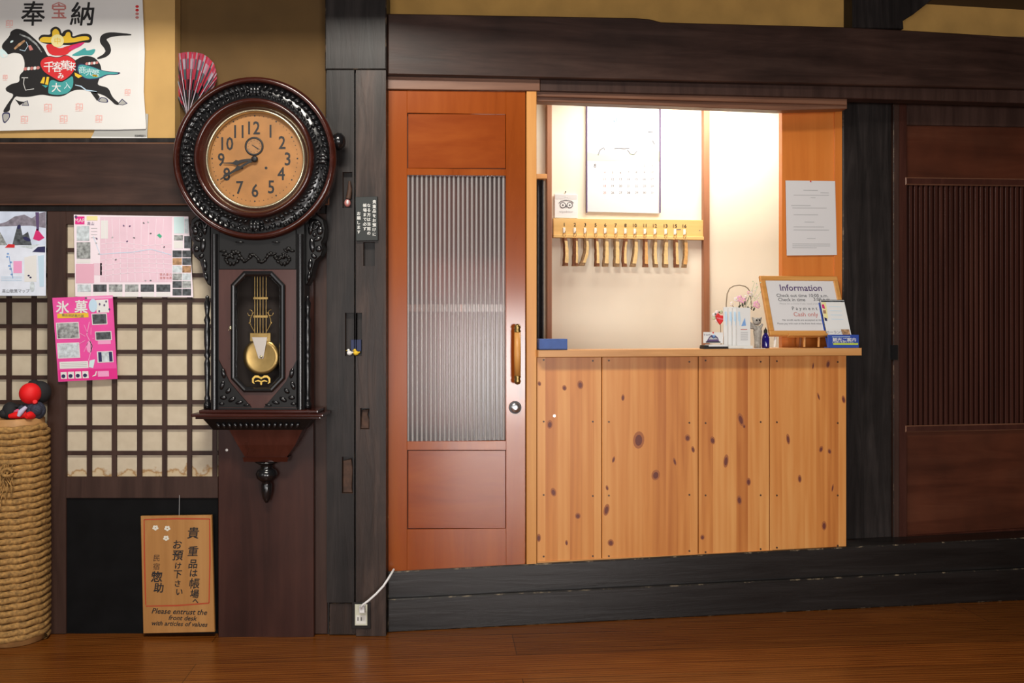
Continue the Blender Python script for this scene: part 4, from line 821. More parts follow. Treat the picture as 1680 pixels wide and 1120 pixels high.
# ================================================================== POSTERS
b = MB(); d = .006
b.poly(L, [(-150, 485), (75, 485), (75.5, 347), (-150, 346)], d, .002, 'poster_white')
S = lambda pts, mat, k=1: b.sheet(L, pts, d+.0004*k, mat)
S([(-150, 400), (75, 402), (75.5, 347), (-150, 346)], 'poster_sky'); S([(-20, 372), (10, 364), (24, 355), (40, 352), (52, 358), (64, 350), (75, 347), (75, 374), (50, 370)], 'poster_hill', 2); S([(20, 402), (28, 372), (33, 368), (37, 386), (46, 380), (52, 402)], 'photo_dark', 2); S([(-60, 402), (-30, 374), (0, 380), (12, 402)], 'photo_grey', 2)
for (x, y, w_, h_) in ((31, 372, 3, 4), (44, 392, 7, 3)): b.oval(L, x, y, w_, h_, d+.0012, 'ink_navy', 10, .4)
S([(54, 392), (60, 374), (68, 384), (73, 390), (64, 395)], 'ink_magenta', 3); S([(58, 348), (64, 348), (64, 378), (60, 378)], 'ink_purple', 3)
S([(8, 406), (14, 400), (24, 401), (24, 406)], 'ink_red', 3); S([(53, 413), (62, 405), (74, 404), (74, 414)], 'ink_navy', 3); S([(30, 404), (52, 402), (66, 400), (52, 408)], 'photo_sky', 2)
S([(22, 428), (36, 428), (36, 448), (22, 448)], 'flyer_light', 1); S([(62, 420), (72, 418), (72, 470), (65, 470)], 'ink_lightblue', 2); S([(40, 422), (60, 418), (60, 462), (40, 462)], 'paper_white', 2)
for (x, y) in ((13, 416), (12, 421), (18, 430), (15, 436), (17, 441), (19, 450), (50, 455), (47, 452)): b.oval(L, x, y, 2, 1.5, d+.0012, 'ink_blue' if x < 30 else 'ink_navy', 7)
b.stroke(L, [(15, 420), (17, 435), (20, 448), (21, 456)], 1, d+.0012, 'ink_blue'); b.oval(L, 53, 470, 4, 9, d+.0012, 'photo_sky', 10)
b.text(L, '高山散策マップ', 26, 477, 6.5, d+.0012, 'ink_soft'); 
for k in range(3): b.stroke(L, [(2, 454+k*3), (36, 454+k*3)], .8, d+.0012, 'ink_lightblue')
tag(b.build('town_poster', frame='L'), 'glossy blue-white town poster at the left edge above the rope column', 'poster')

mp = MB(); d = .006
mp.poly(L, [(123.5, 486), (317, 487.5), (309, 355), (121, 352)], d, .002, 'map_line'); M = lambda x, y: (110+x/7.0, 340+y/7.0)
MS = lambda pts, mat, k=1: mp.sheet(L, [M(*p) for p in pts], d+.0004*k, mat)
MR = lambda x0, y0, x1, y1, mat, k=1: MS([(x0, y1), (x1, y1), (x1, y0), (x0, y0)], mat, k)
MR(380, 110, 1205, 860, 'map_pink'); MR(100, 650, 310, 870, 'map_pink_dark', 2); MR(300, 640, 400, 780, 'map_pink', 1)
MR(92, 105, 200, 195, 'flyer_deep', 2); mp.text(L, 'MAP', *M(146, 150), 9, d+.0012, 'paper_white'); MR(225, 100, 350, 150, 'ink_pale_yellow', 2); mp.text(L, '高山', *M(270, 185), 6, d+.0012, 'ink_purple')
MR(388, 150, 470, 360, 'paper_white', 2); MR(1228, 110, 1345, 300, 'ink_palecyan', 2); MR(1228, 320, 1330, 380, 'photo_grey', 2); MR(1228, 390, 1330, 470, 'paper_cream', 2); MR(1350, 130, 1395, 300, 'photo_sky', 2); MR(1345, 330, 1425, 470, 'photo_dark', 2)
MR(110, 215, 255, 385, 'photo_sky', 2); MR(110, 400, 268, 590, 'photo_grey', 2); MR(110, 600, 268, 640, 'paper_white', 2)
for (x0, x1) in ((118, 275), (300, 455), (480, 635), (665, 820), (845, 1000), (1025, 1185)):
    MR(x0, 885, x1, 970, random.choice(['photo_grey', 'photo_sky', 'photo_dark']), 2); MR(x0, 975, x1, 1025, 'paper_white', 2)
for r_ in range(6):
    for c_ in range(2): MR(1212+c_*112, 495+r_*88, 1318+c_*106, 572+r_*88, ['photo_dark', 'photo_grey', 'photo_warm', 'photo_dark', 'photo_sky'][(r_*2+c_*3) % 5], 2)
for k in range(7): mp.stroke(L, [M(*p) for p in ((390, 420+k*62), (620, 400+k*60), (900, 440+k*50), (1200, 420+k*58))], .7, d+.0009, 'map_line')
for k in range(9): mp.stroke(L, [M(*p) for p in ((430+k*85, 130), (450+k*80, 450), (440+k*86, 850))], .6, d+.0009, 'map_line')
mp.stroke(L, [M(*p) for p in ((300, 330), (380, 540), (560, 525), (750, 515), (960, 480), (1195, 545))], 1.0, d+.0013, 'ink_lightblue')
mp.sheet(L, [M(*p) for p in ((1030, 320), (1060, 300), (1090, 330), (1070, 355))], d+.0013, 'ink_green')
for (x, y) in ((650, 210), (720, 215), (690, 390), (770, 350), (930, 170), (960, 300), (520, 345), (880, 180), (1115, 455), (340, 360), (335, 410), (365, 535), (560, 600), (900, 840), (960, 840)): mp.oval(L, *M(x, y), 1.8, 1.2, d+.0016, random.choice(['ink_purple', 'ink_soft', 'ink_grey']), 6, random.uniform(-1, 1))
for k, t in enumerate('観光案内散策地図'): mp.text(L, t, *M(1080-k*0+ (k % 4)*36, 770+(k//4)*40), 4.5, d+.0016, 'ink_fadedred')
for k in range(4): mp.stroke(L, [M(275, 240+k*36), M(345, 240+k*36)], .6, d+.0012, 'ink_grey')
mp.oval(L, *M(102, 108), 2.3, 2.3, d+.002, 'ink_purple', 8)
tag(mp.build('map_poster', frame='L'), 'large pale pink town map poster pinned on the lattice screen', 'poster')

fl = MB(); d = .011
def Fp(x, y):                                    # zoom pixels on the tilted flyer
    return (80+x/6.59, 470+y/6.59)
FS = lambda pts, mat, k=1: fl.sheet(L, [Fp(*p) for p in pts], d+.0004*k, mat)
def FR(x0, y0, x1, y1, mat, k=1):                # rectangle that follows the flyer's tilt
    sk = lambda x, y: (x+(y-120)*.072, y-(x-40)*.036)
    FS([sk(x0, y1), sk(x1, y1), sk(x1, y0), sk(x0, y0)], mat, k)
def FT(t, x, y, s_, mat, **k_):
    x, y = x+(y-120)*.072, y-(x-40)*.036; fl.text(L, t, *Fp(x, y), s_, d+.0016, mat, rot=-.04, **k_)
fl.poly(L, [Fp(*p) for p in ((103, 1028), (742, 998), (690, 95), (38, 122))], d, .002, 'flyer_pink')
FR(45, 905, 680, 1020, 'flyer_deep'); FR(395, 125, 690, 150, 'flyer_light')
FT('氷', 140, 230, 22, 'paper_white', bold=.8); FT('菓', 340, 230, 22, 'paper_white', bold=.8)
fl.oval(L, *Fp(478, 205), 7, 11, d+.0012, 'ink_lightblue', 16); FR(505, 160, 640, 300, 'paper_white', 2)
for (x, y) in ((550, 190), (620, 160), (545, 265), (655, 245), (600, 200)): fl.oval(L, *Fp(x, y), 1.5, 2, d+.0018, 'ink_purple', 7)
FR(78, 295, 415, 345, 'ink_yellow', 2); FT('舞台探訪案内図', 245, 320, 5.2, 'ink_soft')
for (x0, y0, x1, y1, m_) in ((65, 400, 295, 560, 'photo_grey'), (60, 620, 285, 770, 'photo_sky'), (455, 315, 605, 420, 'photo_dark'), (480, 510, 640, 590, 'photo_dark'), (485, 725, 640, 830, 'photo_sky')):
    FR(x0-8, y0-8, x1+8, y1+8, 'paper_white', 2); FR(x0, y0, x1, y1, m_, 3)
FR(490, 725, 525, 830, 'ink_navy', 4); FR(605, 725, 640, 830, 'ink_navy', 4)
FR(495, 600, 635, 640, 'flyer_light', 2); FR(65, 815, 375, 890, 'paper_white', 2)
for k in range(3): FR(80, 832+k*18, 360, 836+k*18, 'ink_grey', 3)
for k in range(4): FR(70+k*78, 925, 135+k*78, 1000, 'paper_white', 2); x_, y_ = 102+k*78+60, 962-k*2; fl.oval(L, *Fp(x_-4, y_+6-k), 3.4, 3.2, d+.0018, 'ink_navy', 8)
for k in range(7): fl.stroke(L, [Fp(400+90*math.cos(k*.9), 560+150*math.sin(k*.9)), Fp(430+40*math.cos(k*.9), 560+50*math.sin(k*.9))], .8, d+.0012, 'flyer_light')
fl.stroke(L, [Fp(440, 380), Fp(410, 520), Fp(470, 640), Fp(430, 800)], 1.2, d+.0012, 'flyer_light'); fl.oval(L, *Fp(440, 650), 5, 10, d+.0012, 'flyer_light', 12)
FS([(440, 800), (500, 785), (480, 880), (435, 870)], 'ink_palecyan', 2); FR(470, 930, 590, 990, 'flyer_light', 2); fl.stroke(L, [Fp(515, 915), Fp(505, 955), Fp(470, 970)], [1.5, 2.4, .8], d+.0014, 'paper_white')
fl.oval(L, *Fp(402, 124), 1.8, 1.8, d+.002, 'ink_soft', 8)
tag(fl.build('pink_flyer', frame='L'), 'bright pink tilted flyer pinned below the map poster', 'flyer')

# ================================================================== ROPE COLUMN AND DOLL
RX, RY, RR = L.p(27, 1050, .055).x, -.055, .104
rp = thing('rope_column', 'tall straw-rope wrapped round stand at the left edge', 'rope stand', 'L', (RX, RY, 0))
ztop = L.p(27, 697, .055+RR).z
b = MB(); b.lathe((RX, RY, 0), [(0, .002), (RR-.012, .002), (RR-.012, ztop+.012), (RR-.016, ztop+.016), (RR-.026, ztop+.016), (RR-.026, ztop-.05), (0, ztop-.05)], 'tube_wood', 'Z', 44); b.build('inner_tube', rp)
TURN, rr_ = 33, .0128; seg = 84; V = []; Fc = []; nn = 10; pitch = (ztop-2*rr_)/TURN
for i in range(TURN*seg+1):
    a = 6.28319*i/seg; zc_ = rr_+pitch*i/seg+.0015*math.sin(i*.11)*math.sin(i*.013)
    for j in range(nn):
        ph = 6.28319*j/nn; q = rr_*(.92+.10*math.cos(2*ph-i*.75)); r = RR-.004+q*math.cos(ph)
        V.append((RX+r*math.cos(a), RY+r*math.sin(a), zc_+q*math.sin(ph)))
for i in range(TURN*seg):
    for j in range(nn): Fc.append([i*nn+j, i*nn+(j+1) % nn, (i+1)*nn+(j+1) % nn, (i+1)*nn+j])
b = MB(); b.add(V, Fc, 'rope', True); b.build('rope_winding', rp)
b = MB(); dk = .055+RR+.012
for k in range(7):
    x0 = 10+random.uniform(-7, 9); pts = [(x0+random.uniform(-4, 4)+5*math.sin(t*3+k), 762+t*(40+10*k % 37)) for t in [i/6 for i in range(7)]]
    b.tube([L.p(x, y, dk+.006*math.sin(i*2+k)) for i, (x, y) in enumerate(pts)], .0022, 'rope', 6)
b.tube([L.p(12+9*math.cos(t), 775+6*math.sin(t), dk+.004) for t in [i*.6 for i in range(11)]], .006, 'rope', 7); b.build('rope_knot', rp)
dz = ztop+.016; DX = L.p(52, 640, .07).x; DY = -.07
dl_ = thing('cloth_doll', 'faceless red-headed cloth doll sitting on the rope column', 'doll', 'L', (DX, DY, dz))
zh = L.p(51, 645, .07).z
b = MB(); b.ball((DX-.002, DY-.006, zh), (.0365, .036, .038), 'doll_red', 24, 16); b.build('head', dl_)
b = MB(); b.ball((DX+.014, DY+.030, zh+.002), (.038, .034, .041), 'cloth_black', 20, 12); b.ball((DX-.004, DY+.024, zh+.030), (.022, .02, .017), 'cloth_black', 14, 8); b.build('hood', dl_)
b = MB(); b.ball((DX+.006, DY+.006, dz+.026), (.040, .030, .036), 'cloth_navy', 18, 10); b.ball((DX+.022, DY-.012, dz+.030), (.022, .018, .022), 'cloth_navy', 12, 8); b.ball((DX-.026, DY-.005, dz+.030), (.02, .016, .020), 'cloth_navy', 12, 8); b.build('jacket', dl_)
b = MB(); b.tube([(DX-.01, DY-.012, dz+.016), (DX-.04, DY-.022, dz+.012), (DX-.068, DY-.020, dz+.008)], [.016, .014, .008], 'doll_red', 10); b.tube([(DX+.01, DY-.018, dz+.012), (DX+.012, DY-.045, dz+.012), (DX+.010, DY-.055, dz+.010)], [.015, .013, .007], 'doll_red', 10); b.tube([(DX+.018, DY-.012, zh-.030), (DX+.024, DY-.024, zh-.028)], [.010, .007], 'doll_red', 8); b.build('limb', dl_)
b = MB(); b.tube([(DX-.004, DY-.028, dz+.042), (DX-.020, DY-.036, dz+.024), (DX-.027, DY-.036, dz+.010)], [.006, .010, .006], 'cloth_lilac', 8); b.build('sash', dl_)
b = MB(); b.ball((DX-.040, DY-.012, dz+.020), (.018, .014, .014), 'cloth_pink', 12, 8); b.build('sleeve', dl_)
b = MB(); bx_ = L.p(12, 670, .07).x; b.ball((bx_, -.05, dz+.022), (.028, .026, .034), 'cloth_black', 16, 10); b.ball((bx_+.026, -.05, dz+.040), (.024, .012, .008), 'cloth_black', 12, 6); b.ball((bx_-.016, -.06, dz+.014), (.018, .02, .018), 'cloth_black', 10, 6)
tag(b.build('cloth_bundle', frame='L'), 'small black cloth bundle on the rope column beside the doll', 'cloth')

# ================================================================== WOODEN NOTICE
ns = thing('wooden_notice', 'orange wooden notice with brush lettering leaning on the black panel', 'sign', 'L', L.p(293, 1038, .02))
d = .034
b = MB(); b.poly(L, [(235, 1039), (352, 1036.5), (347, 845), (230.5, 846.5)], d, .012, 'sign_wood', .0015)
T_ = lambda t, x, y, s_, mt='ink_black', **k_: b.text(L, t, x, y, s_, d+.0008, mt, rot=.0, **k_)
for pts in (((239, 992), (237, 920), (236.5, 852)), ((236.5, 852), (290, 850.5), (344, 851)), ((344, 851), (344.5, 920), (343, 989)), ((343, 989), (290, 993), (239, 994))): b.stroke(L, pts, [2.0, 2.6, 1.8], d+.0006, 'sign_red')
for t, x, y, s_ in (('貴', 317, 874, 20), ('重', 316.5, 904, 18), ('品', 316.5, 925, 16), ('は', 317.5, 940, 14), ('帳', 319, 957, 18), ('場', 319, 974, 15), ('へ', 320.5, 986, 10), ('お', 291, 893, 16), ('預', 291.5, 911, 18), ('け', 292, 928, 12), ('下', 291, 942, 15), ('さ', 291, 957, 12), ('い', 294, 971, 13)): T_(t, x, y, s_, shear=.12, bold=.45)
for t, x, y, s_ in (('民', 257, 915, 12), ('宿', 256.5, 929, 12)): T_(t, x, y, s_, 'screw_dark', shear=.1)
for t, x, y, s_ in (('惣', 257, 946, 19), ('助', 260, 964, 17)): T_(t, x, y, s_, shear=.1, bold=.6)
for x, y in ((255, 865.5), (274.5, 866.5), (272.5, 882.5)):
    for k in range(5): b.oval(L, x+3*math.cos(k*1.2566+.3), y+2.6*math.sin(k*1.2566+.3), 2.2, 1.9, d+.0006+.0001*k, 'sign_flower', 9)
for t, x, y, s_ in (('Please entrust the', 295, 1003, 12.5), ('front desk', 300, 1013.5, 11), ('with articles of values', 294.5, 1023, 10.5)): b.text(L, t, x, y, s_, d+.0008, 'ink_black', shear=.3, rot=-.03, bold=.25)
b.build('board', ns)
b = MB(); b.tube([L.p(294, 846, .03), L.p(294.5, 812, .006)], .0009, 'ink_grey', 5); b.build('string', ns)

# ================================================================== THINGS ON THE POST
b = MB(); d = .036; b.poly(L, [(584, 395), (620, 394), (619, 322), (583, 323)], d, .011, 'plaque_black', .001)
for (x, y0, n_, tx) in ((614, 331, 8, '貴重品をお預けに'), (605, 337, 7, 'なる方は当館の'), (598.5, 337, 6, '帳場まで必ず'), (588.5, 350, 6, 'お願します')):
    for k, t in enumerate(tx): b.text(L, t, x, y0+k*7.6, 6.4, d+.0006, 'chalk', bold=.2)
tag(b.build('plaque', frame='L'), 'small black plaque with white vertical writing on the post', 'plaque')
tp = thing('toy_figure', 'tiny white and yellow birds before a blue block in a post mortise', 'ornament', 'L', L.p(580, 584, .0))
b = MB(); b.rect(L, 575.5, 557, 592.5, 576, .012, .012, 'box_blue_dark', .001); b.build('block', tp)
for nm, x, m_ in (('white_bird', 573.5, 'paper_white'), ('yellow_bird', 584, 'ink_yellow')):
    c = L.p(x, 579, .022); b = MB(); b.ball((c.x, c.y, c.z), (.010, .008, .0085), m_, 12, 8); b.ball((c.x-.004, c.y, c.z+.010), .0055, m_, 10, 6); b.tube([(c.x+.006, c.y, c.z), (c.x+.014, c.y, c.z+.004)], [.005, .002], m_, 6); b.tube([(c.x-.008, c.y, c.z+.010), (c.x-.013, c.y, c.z+.009)], [.002, .0006], 'ink_yellow', 5); b.build(nm, tp)
b = MB(); c = L.p(570, 335, .016); b.ball((c.x, c.y, c.z+.004), (.012, .012, .014), 'ink_fadedred', 12, 8); b.ball((c.x+.002, c.y-.008, c.z+.006), (.005, .006, .009), 'paper_white', 8, 6); b.tube([(c.x+.002, c.y+.004, c.z+.02), (c.x+.008, c.y+.006, c.z+.055), (c.x+.006, c.y+.006, c.z+.085)], [.010, .009, .004], 'plug_wood', 8)
tag(b.build('peg_charm', frame='L'), 'small red and white charm on a wooden peg in the top mortise', 'ornament')
ol = thing('wall_outlet', 'cream wall outlet at the foot of the post', 'outlet', 'L', L.p(592, 1027, .026))
b = MB(); b.rect(L, 577, 988, 608, 1031, .029, .01, 'post_wood', .001); b.rect(L, 582, 991.5, 602.5, 1026, .034, .008, 'outlet_cream', .0015); b.build('cover_plate', ol)
b = MB(); b.rect(L, 586.5, 1012, 588, 1018, .0345, .002, 'ink_black'); b.rect(L, 592, 1012, 593.5, 1018, .0345, .002, 'ink_black'); b.rect(L, 584, 1009, 600, 1023, .0342, .001, 'plastic_white'); b.build('socket', ol)
cdp = thing('power_cord', 'white power cord running from the outlet under the door', 'cord', 'L', L.p(620, 990, .04))
b = MB(); b.tube([L.p(594, 1000, .048), L.p(592, 996, .062), L.p(595, 992, .066), L.p(604, 985.5, .064), L.p(617, 974, .058), L.p(629, 961, .05), L.p(637, 949, .035), L.p(643, 939, .012), L.p(646, 934, -.03)], .0042, 'cord_white', 8); b.build('cable', cdp)
b = MB(); b.rect(L, 589, 995, 598, 1006, .058, .023, 'cord_white', .002); b.build('plug', cdp)

# ================================================================== OFFICE WALL THINGS
BW = BD+.001
cal = thing('wall_calendar', 'large white wall calendar hanging above the key rack', 'calendar', 'R', R.p(1022, 349, BW))
b = MB(); d = BD+.012; b.poly(R, [(962, 347), (1083, 350), (1083, 150), (962, 148)], d, .008, 'calendar_paper')
C_ = lambda x, y: (940+x/5.6, 160+y/5.6)
def cs(pts, mat, k=1): b.sheet(R, [C_(*p) for p in pts], d+.0005*k, mat)
b.sheet(R, [C_(125, 580), C_(795, 585), C_(795, 495), C_(600, 520), C_(430, 505), C_(240, 520), C_(125, 500)], d+.0005, 'leaf_pale')
b.oval(R, *C_(390, 235), 9, 9, d+.0005, 'ink_lightblue'); b.oval(R, *C_(390, 200), 5, 5, d+.0005, 'ink_lightblue'); b.oval(R, *C_(630, 190), 7, 5, d+.0005, 'ink_lightblue')
for (x, y) in ((190, 200), (245, 160), (290, 160), (250, 205), (240, 250), (190, 290), (180, 390), (355, 335), (605, 335), (570, 430)): b.oval(R, *C_(x, y), 2.2, 1.5, d+.001, 'ink_grey', 7, random.uniform(-1, 1))
for pts in (((230, 530), (250, 480), (285, 460), (290, 480)), ((380, 470), (420, 465), (470, 470), (520, 465)), ((500, 480), (530, 520), (560, 525), (590, 490)), ((690, 315), (735, 318)), ((730, 395), (750, 430))): b.stroke(R, [C_(*p) for p in pts], 1.4, d+.001, 'ink_soft')
b.text(R, '8', *C_(203, 625), 9, d+.001, 'ink_soft')
n_ = 1
for r_ in range(5):
    for c_ in range(7):
        if r_ == 0 and c_ < 4: continue
        if n_ <= 31: b.text(R, str(n_), *C_(292+c_*73, 625+r_*62), 5.2, d+.001, 'ink_fadedred' if c_ == 0 else 'ink_soft'); n_ += 1
b.build('page', cal)
for x in (962.6, 1083): b = MB(); b.tube([R.p(x, 150, d+.004), R.p(x, 349, d+.004)], .0034, 'ink_purple', 6); b.build('side_ribbon', cal)
# owl-eyed award card
b = MB(); d = BD+.014; b.poly(R, [(910, 357), (947.5, 358), (947.5, 319), (910, 318)], d, .010, 'paper_white', .0008)
b.sheet(R, [(911, 326.5), (946.5, 327), (946.5, 319.5), (911, 319)], d+.0006, 'ink_pale'); b.text(R, '2016', 928, 323, 5, d+.0012, 'paper_white')
for sg in (-1, 1):
    x = 929+sg*5.6; b.oval(R, x, 336.5, 5.2, 5.2, d+.0008, 'ink_soft', 16); b.oval(R, x, 336.5, 3.8, 3.8, d+.0011, 'paper_white', 16); b.oval(R, x, 336.5, 1.6, 1.6, d+.0014, 'ink_soft', 10)
b.stroke(R, [(917, 333), (921, 329.6), (929, 328.4), (937, 329.6), (941, 333)], 1.3, d+.0016, 'ink_soft'); b.sheet(R, [(927.5, 337), (929, 341.5), (930.5, 337)], d+.0016, 'ink_soft'); b.text(R, 'tripadvisor', 929, 347.5, 5.2, d+.001, 'ink_grey')
c = R.p(928, 314.5, BD+.006); b.ball((c.x, c.y, c.z), .004, 'ink_soft', 8, 6); b.tube([(c.x, c.y, c.z), R.p(928, 319, BD+.010)], .0008, 'ink_soft', 4)
tag(b.build('award_card', frame='R'), 'small white owl-logo card pinned left of the calendar', 'card')
# key rack
kr = thing('key_rack', 'long pale wooden key rack with numbered hooks under the calendar', 'key rack', 'R', R.p(1031, 391, BW))
b = MB(); d = BD+.022; b.poly(R, [(908, 387), (1155, 391), (1155, 361), (908, 358)], d, .021, 'rack_wood', .001)
NUM = ['1', '2', '3', '5', '6', '7', '8', '10', '11', '12', '13', '15', '16']; KX = [925.7, 943, 960, 977, 993, 1010, 1026, 1041.5, 1058, 1074.5, 1092, 1107.5, 1123]
ky = lambda x: (x-908)*.0145
for nme, x in zip(NUM, KX): b.text(R, nme, x, 368+ky(x), 8, d+.0008, 'ink_black', bold=.25)
b.oval(R, 1148, 378, 1, 1, d+.0008, 'ink_soft', 6); b.stroke(R, [(1110, 376.4), (1117, 376.2)], 1.3, d+.0008, 'ink_soft'); b.build('board', kr)
b = MB(); b.poly(R, [(908, 389.5), (1155, 393.5), (1155, 388), (908, 384)], BD+.030, .029, 'rack_wood', .0012); b.build('lip', kr)
for x in KX:
    y = 373+ky(x); b = MB(); b.rect(R, x-1.9, y, x+1.9, y+9, d+.003, .003, 'plastic_white', .0006)
    p = R.p(x, y+9, d+.002); b.tube([p, p+Vector((0, -.012, -.002)), p+Vector((0, -.022, -.001)), p+Vector((0, -.026, .006)), p+Vector((0, -.026, .010))], .0017, 'brass_pale', 6); b.build('hook', kr)
FT_ = [(-.02, 'bark', .3, 12), (.01, 'bark', .55, 13), (.16, 'bark_grey', .45, 12.5), (-.03, 'bark', .35, 13), (.02, 'bark_grey', .30, 12), (.0, 'bark_grey', .3, 12.5), (.05, 'bark', .4, 12.5), (.10, 'bark_grey', .25, 12), (.0, 'bark', .3, 12.5), (-.01, 'bark_grey', .25, 12.5), (.03, 'bark_grey', .2, 12.8), (-.03, 'bark', .35, 12), (.04, 'bark_grey', .15, 13)]
for i, (x, (tl, bk, frac, ln)) in enumerate(zip(KX, FT_)):
    hp = R.p(x, 382+ky(x), d+.020); k = R.k(x, 400, BD+.04)
    kt = thing('room_key', 'split-branch key fob hanging under number %s on the key rack' % NUM[i], 'key', 'R', (hp.x, hp.y, hp.z), 'branch key fobs on the key rack')
    top = Vector((hp.x+.002, -(BD+.040), R.p(x, 390+ky(x), BD+.04).z)); Ln = 46*k; W = random.uniform(4.0, 5.2)*k; cur = random.uniform(-.006, .006) if i != 2 else .012
    V = []; NS = 9
    for j in range(NS+1):
        t = j/NS; cx_ = top.x+math.sin(tl)*-Ln*t+cur*math.sin(t*3.14); w_ = W*(.8+.28*t+.08*math.sin(j*2.1+i)); z_ = top.z-Ln*t*math.cos(tl); y_ = top.y
        V += [(cx_-w_, y_+.002, z_), (cx_-w_*.8, y_-.009, z_), (cx_-w_*(1-2*frac), y_-.014, z_+.001), (cx_+w_*.9, y_-.010, z_), (cx_+w_, y_+.003, z_), (cx_, y_+.012, z_)]
    m6 = lambda a: [[a*6+q, a*6+(q+1) % 6, (a+1)*6+(q+1) % 6, (a+1)*6+q] for q in range(6)]
    b = MB(); fp = 'fob_pale' if i not in (8, 12) else 'fob_orange'
    for j in range(NS):
        fs = m6(j); b.add(V, [], bk) if False else None
        for q, f_ in enumerate(fs): b.add([V[v] for v in f_], [(0, 1, 2, 3)], fp if q in (2, 3) and 0 < j < NS-1 else bk)
    b.add(V[:6], [(0, 1, 2, 3, 4, 5)], fp); b.add(V[-6:], [(0, 1, 2, 3, 4, 5)], fp)
    b.build('wooden_fob', kt)
    b = MB(); b.tube([(hp.x+.007*math.cos(t), hp.y-.003-.004*math.sin(t), hp.z-.008+.011*math.sin(t)) for t in [q*.5236 for q in range(13)]], .0011, 'wire', 5, False); b.build('ring', kt)

# notice on the orange panel
b = MB(); d = -.106
Q = [(1291, 419), (1373, 418), (1370, 297), (1289, 296)]
b.poly(R, Q, d, .0025, 'info_paper')
for (y, x0, x1) in ((312, 1318, 1342), (316, 1346, 1360), (320, 1302, 1360), (324, 1330, 1338), (337, 1298, 1330), (341, 1300, 1356), (352, 1302, 1342), (364, 1320, 1336), (372, 1302, 1352), (377, 1302, 1360), (391, 1324, 1338), (400, 1300, 1362), (403, 1300, 1362), (406, 1300, 1340)):
    b.stroke(R, [(x0, y), (x1, y+.2)], .9, d+.0006, 'ink_grey')
c = R.p(1330, 297.5, d+.002); b.ball((c.x, c.y, c.z), .003, 'ink_red', 8, 5)
tag(b.build('paper_notice', frame='R'), 'white printed notice sheet pinned on the orange panel', 'notice')

# ================================================================== THINGS ON THE COUNTER
def on(px, d): p = R.p(px, 570, d); return Vector((p.x, -d, zc(px, d)))
# blue box
p0, p1 = on(885, .05), on(931, .05); b = MB(); h = R.k(900, 560, .05)*18.5
b.box(p0.x, p1.x, p0.y, p0.y+.07, p0.z+.001, p0.z+.004, 'box_blue_dark'); b.box(p0.x, p1.x, p0.y, p0.y+.07, p0.z+.004, p0.z+h, 'box_blue', .002)
tag(b.build('blue_box', frame='R'), 'flat blue box at the left end of the counter', 'box')
# card holder and cards
p = on(1172, .045); k = R.k(1172, 560, .045)
ch = thing('card_holder', 'small black business card holder on the counter', 'card holder', 'R', (p.x, p.y, p.z))
b = MB(); b.box(p.x-20*k, p.x+22*k, p.y-.012, p.y+.035, p.z, p.z+4*k, 'ink_black', .0015); b.box(p.x-20*k, p.x-12*k, p.y-.014, p.y+.03, p.z+3*k, p.z+6*k, 'ink_black', .001); b.build('tray', ch)
b = MB(); b.box(p.x-11*k, p.x+21*k, p.y-.010, p.y+.03, p.z+4*k, p.z+7*k, 'paper_white'); tag(b.build('card_stack', frame='R'), 'stack of white cards in the black card holder', 'cards')
b = MB(); q = Vector((p.x, p.y+.022, p.z+7.2*k)); y_ = .022
px_ = lambda x, y: (x, y)
b.poly(R, [(1154, 562.5), (1186, 563), (1186, 545), (1154, 544.5)], .024, .003, 'paper_white')
for pts, m_ in (([(1159, 560), (1180, 560), (1178, 554), (1174, 550), (1171, 553), (1168, 549), (1164, 552)], 'ink_purple'), ([(1163, 556.5), (1178, 556.5), (1174, 553), (1170, 555), (1166, 552)], 'paper_white'), ([(1168, 550), (1173, 549), (1175, 554), (1170, 556)], 'ink_blue'), ([(1158, 562), (1182, 562), (1182, 560), (1158, 560)], 'ink_black')): b.sheet(R, pts, .0246, m_)
b.oval(R, 1170, 545.5, 1.4, 1.4, .025, 'ink_red', 8); b.text(R, 'OPEN' if False else 'すみれ', 1160, 549, 4, .0252, 'ink_purple')
tag(b.build('shop_card', frame='R'), 'white card with dark mountain logo standing in the card holder', 'card')
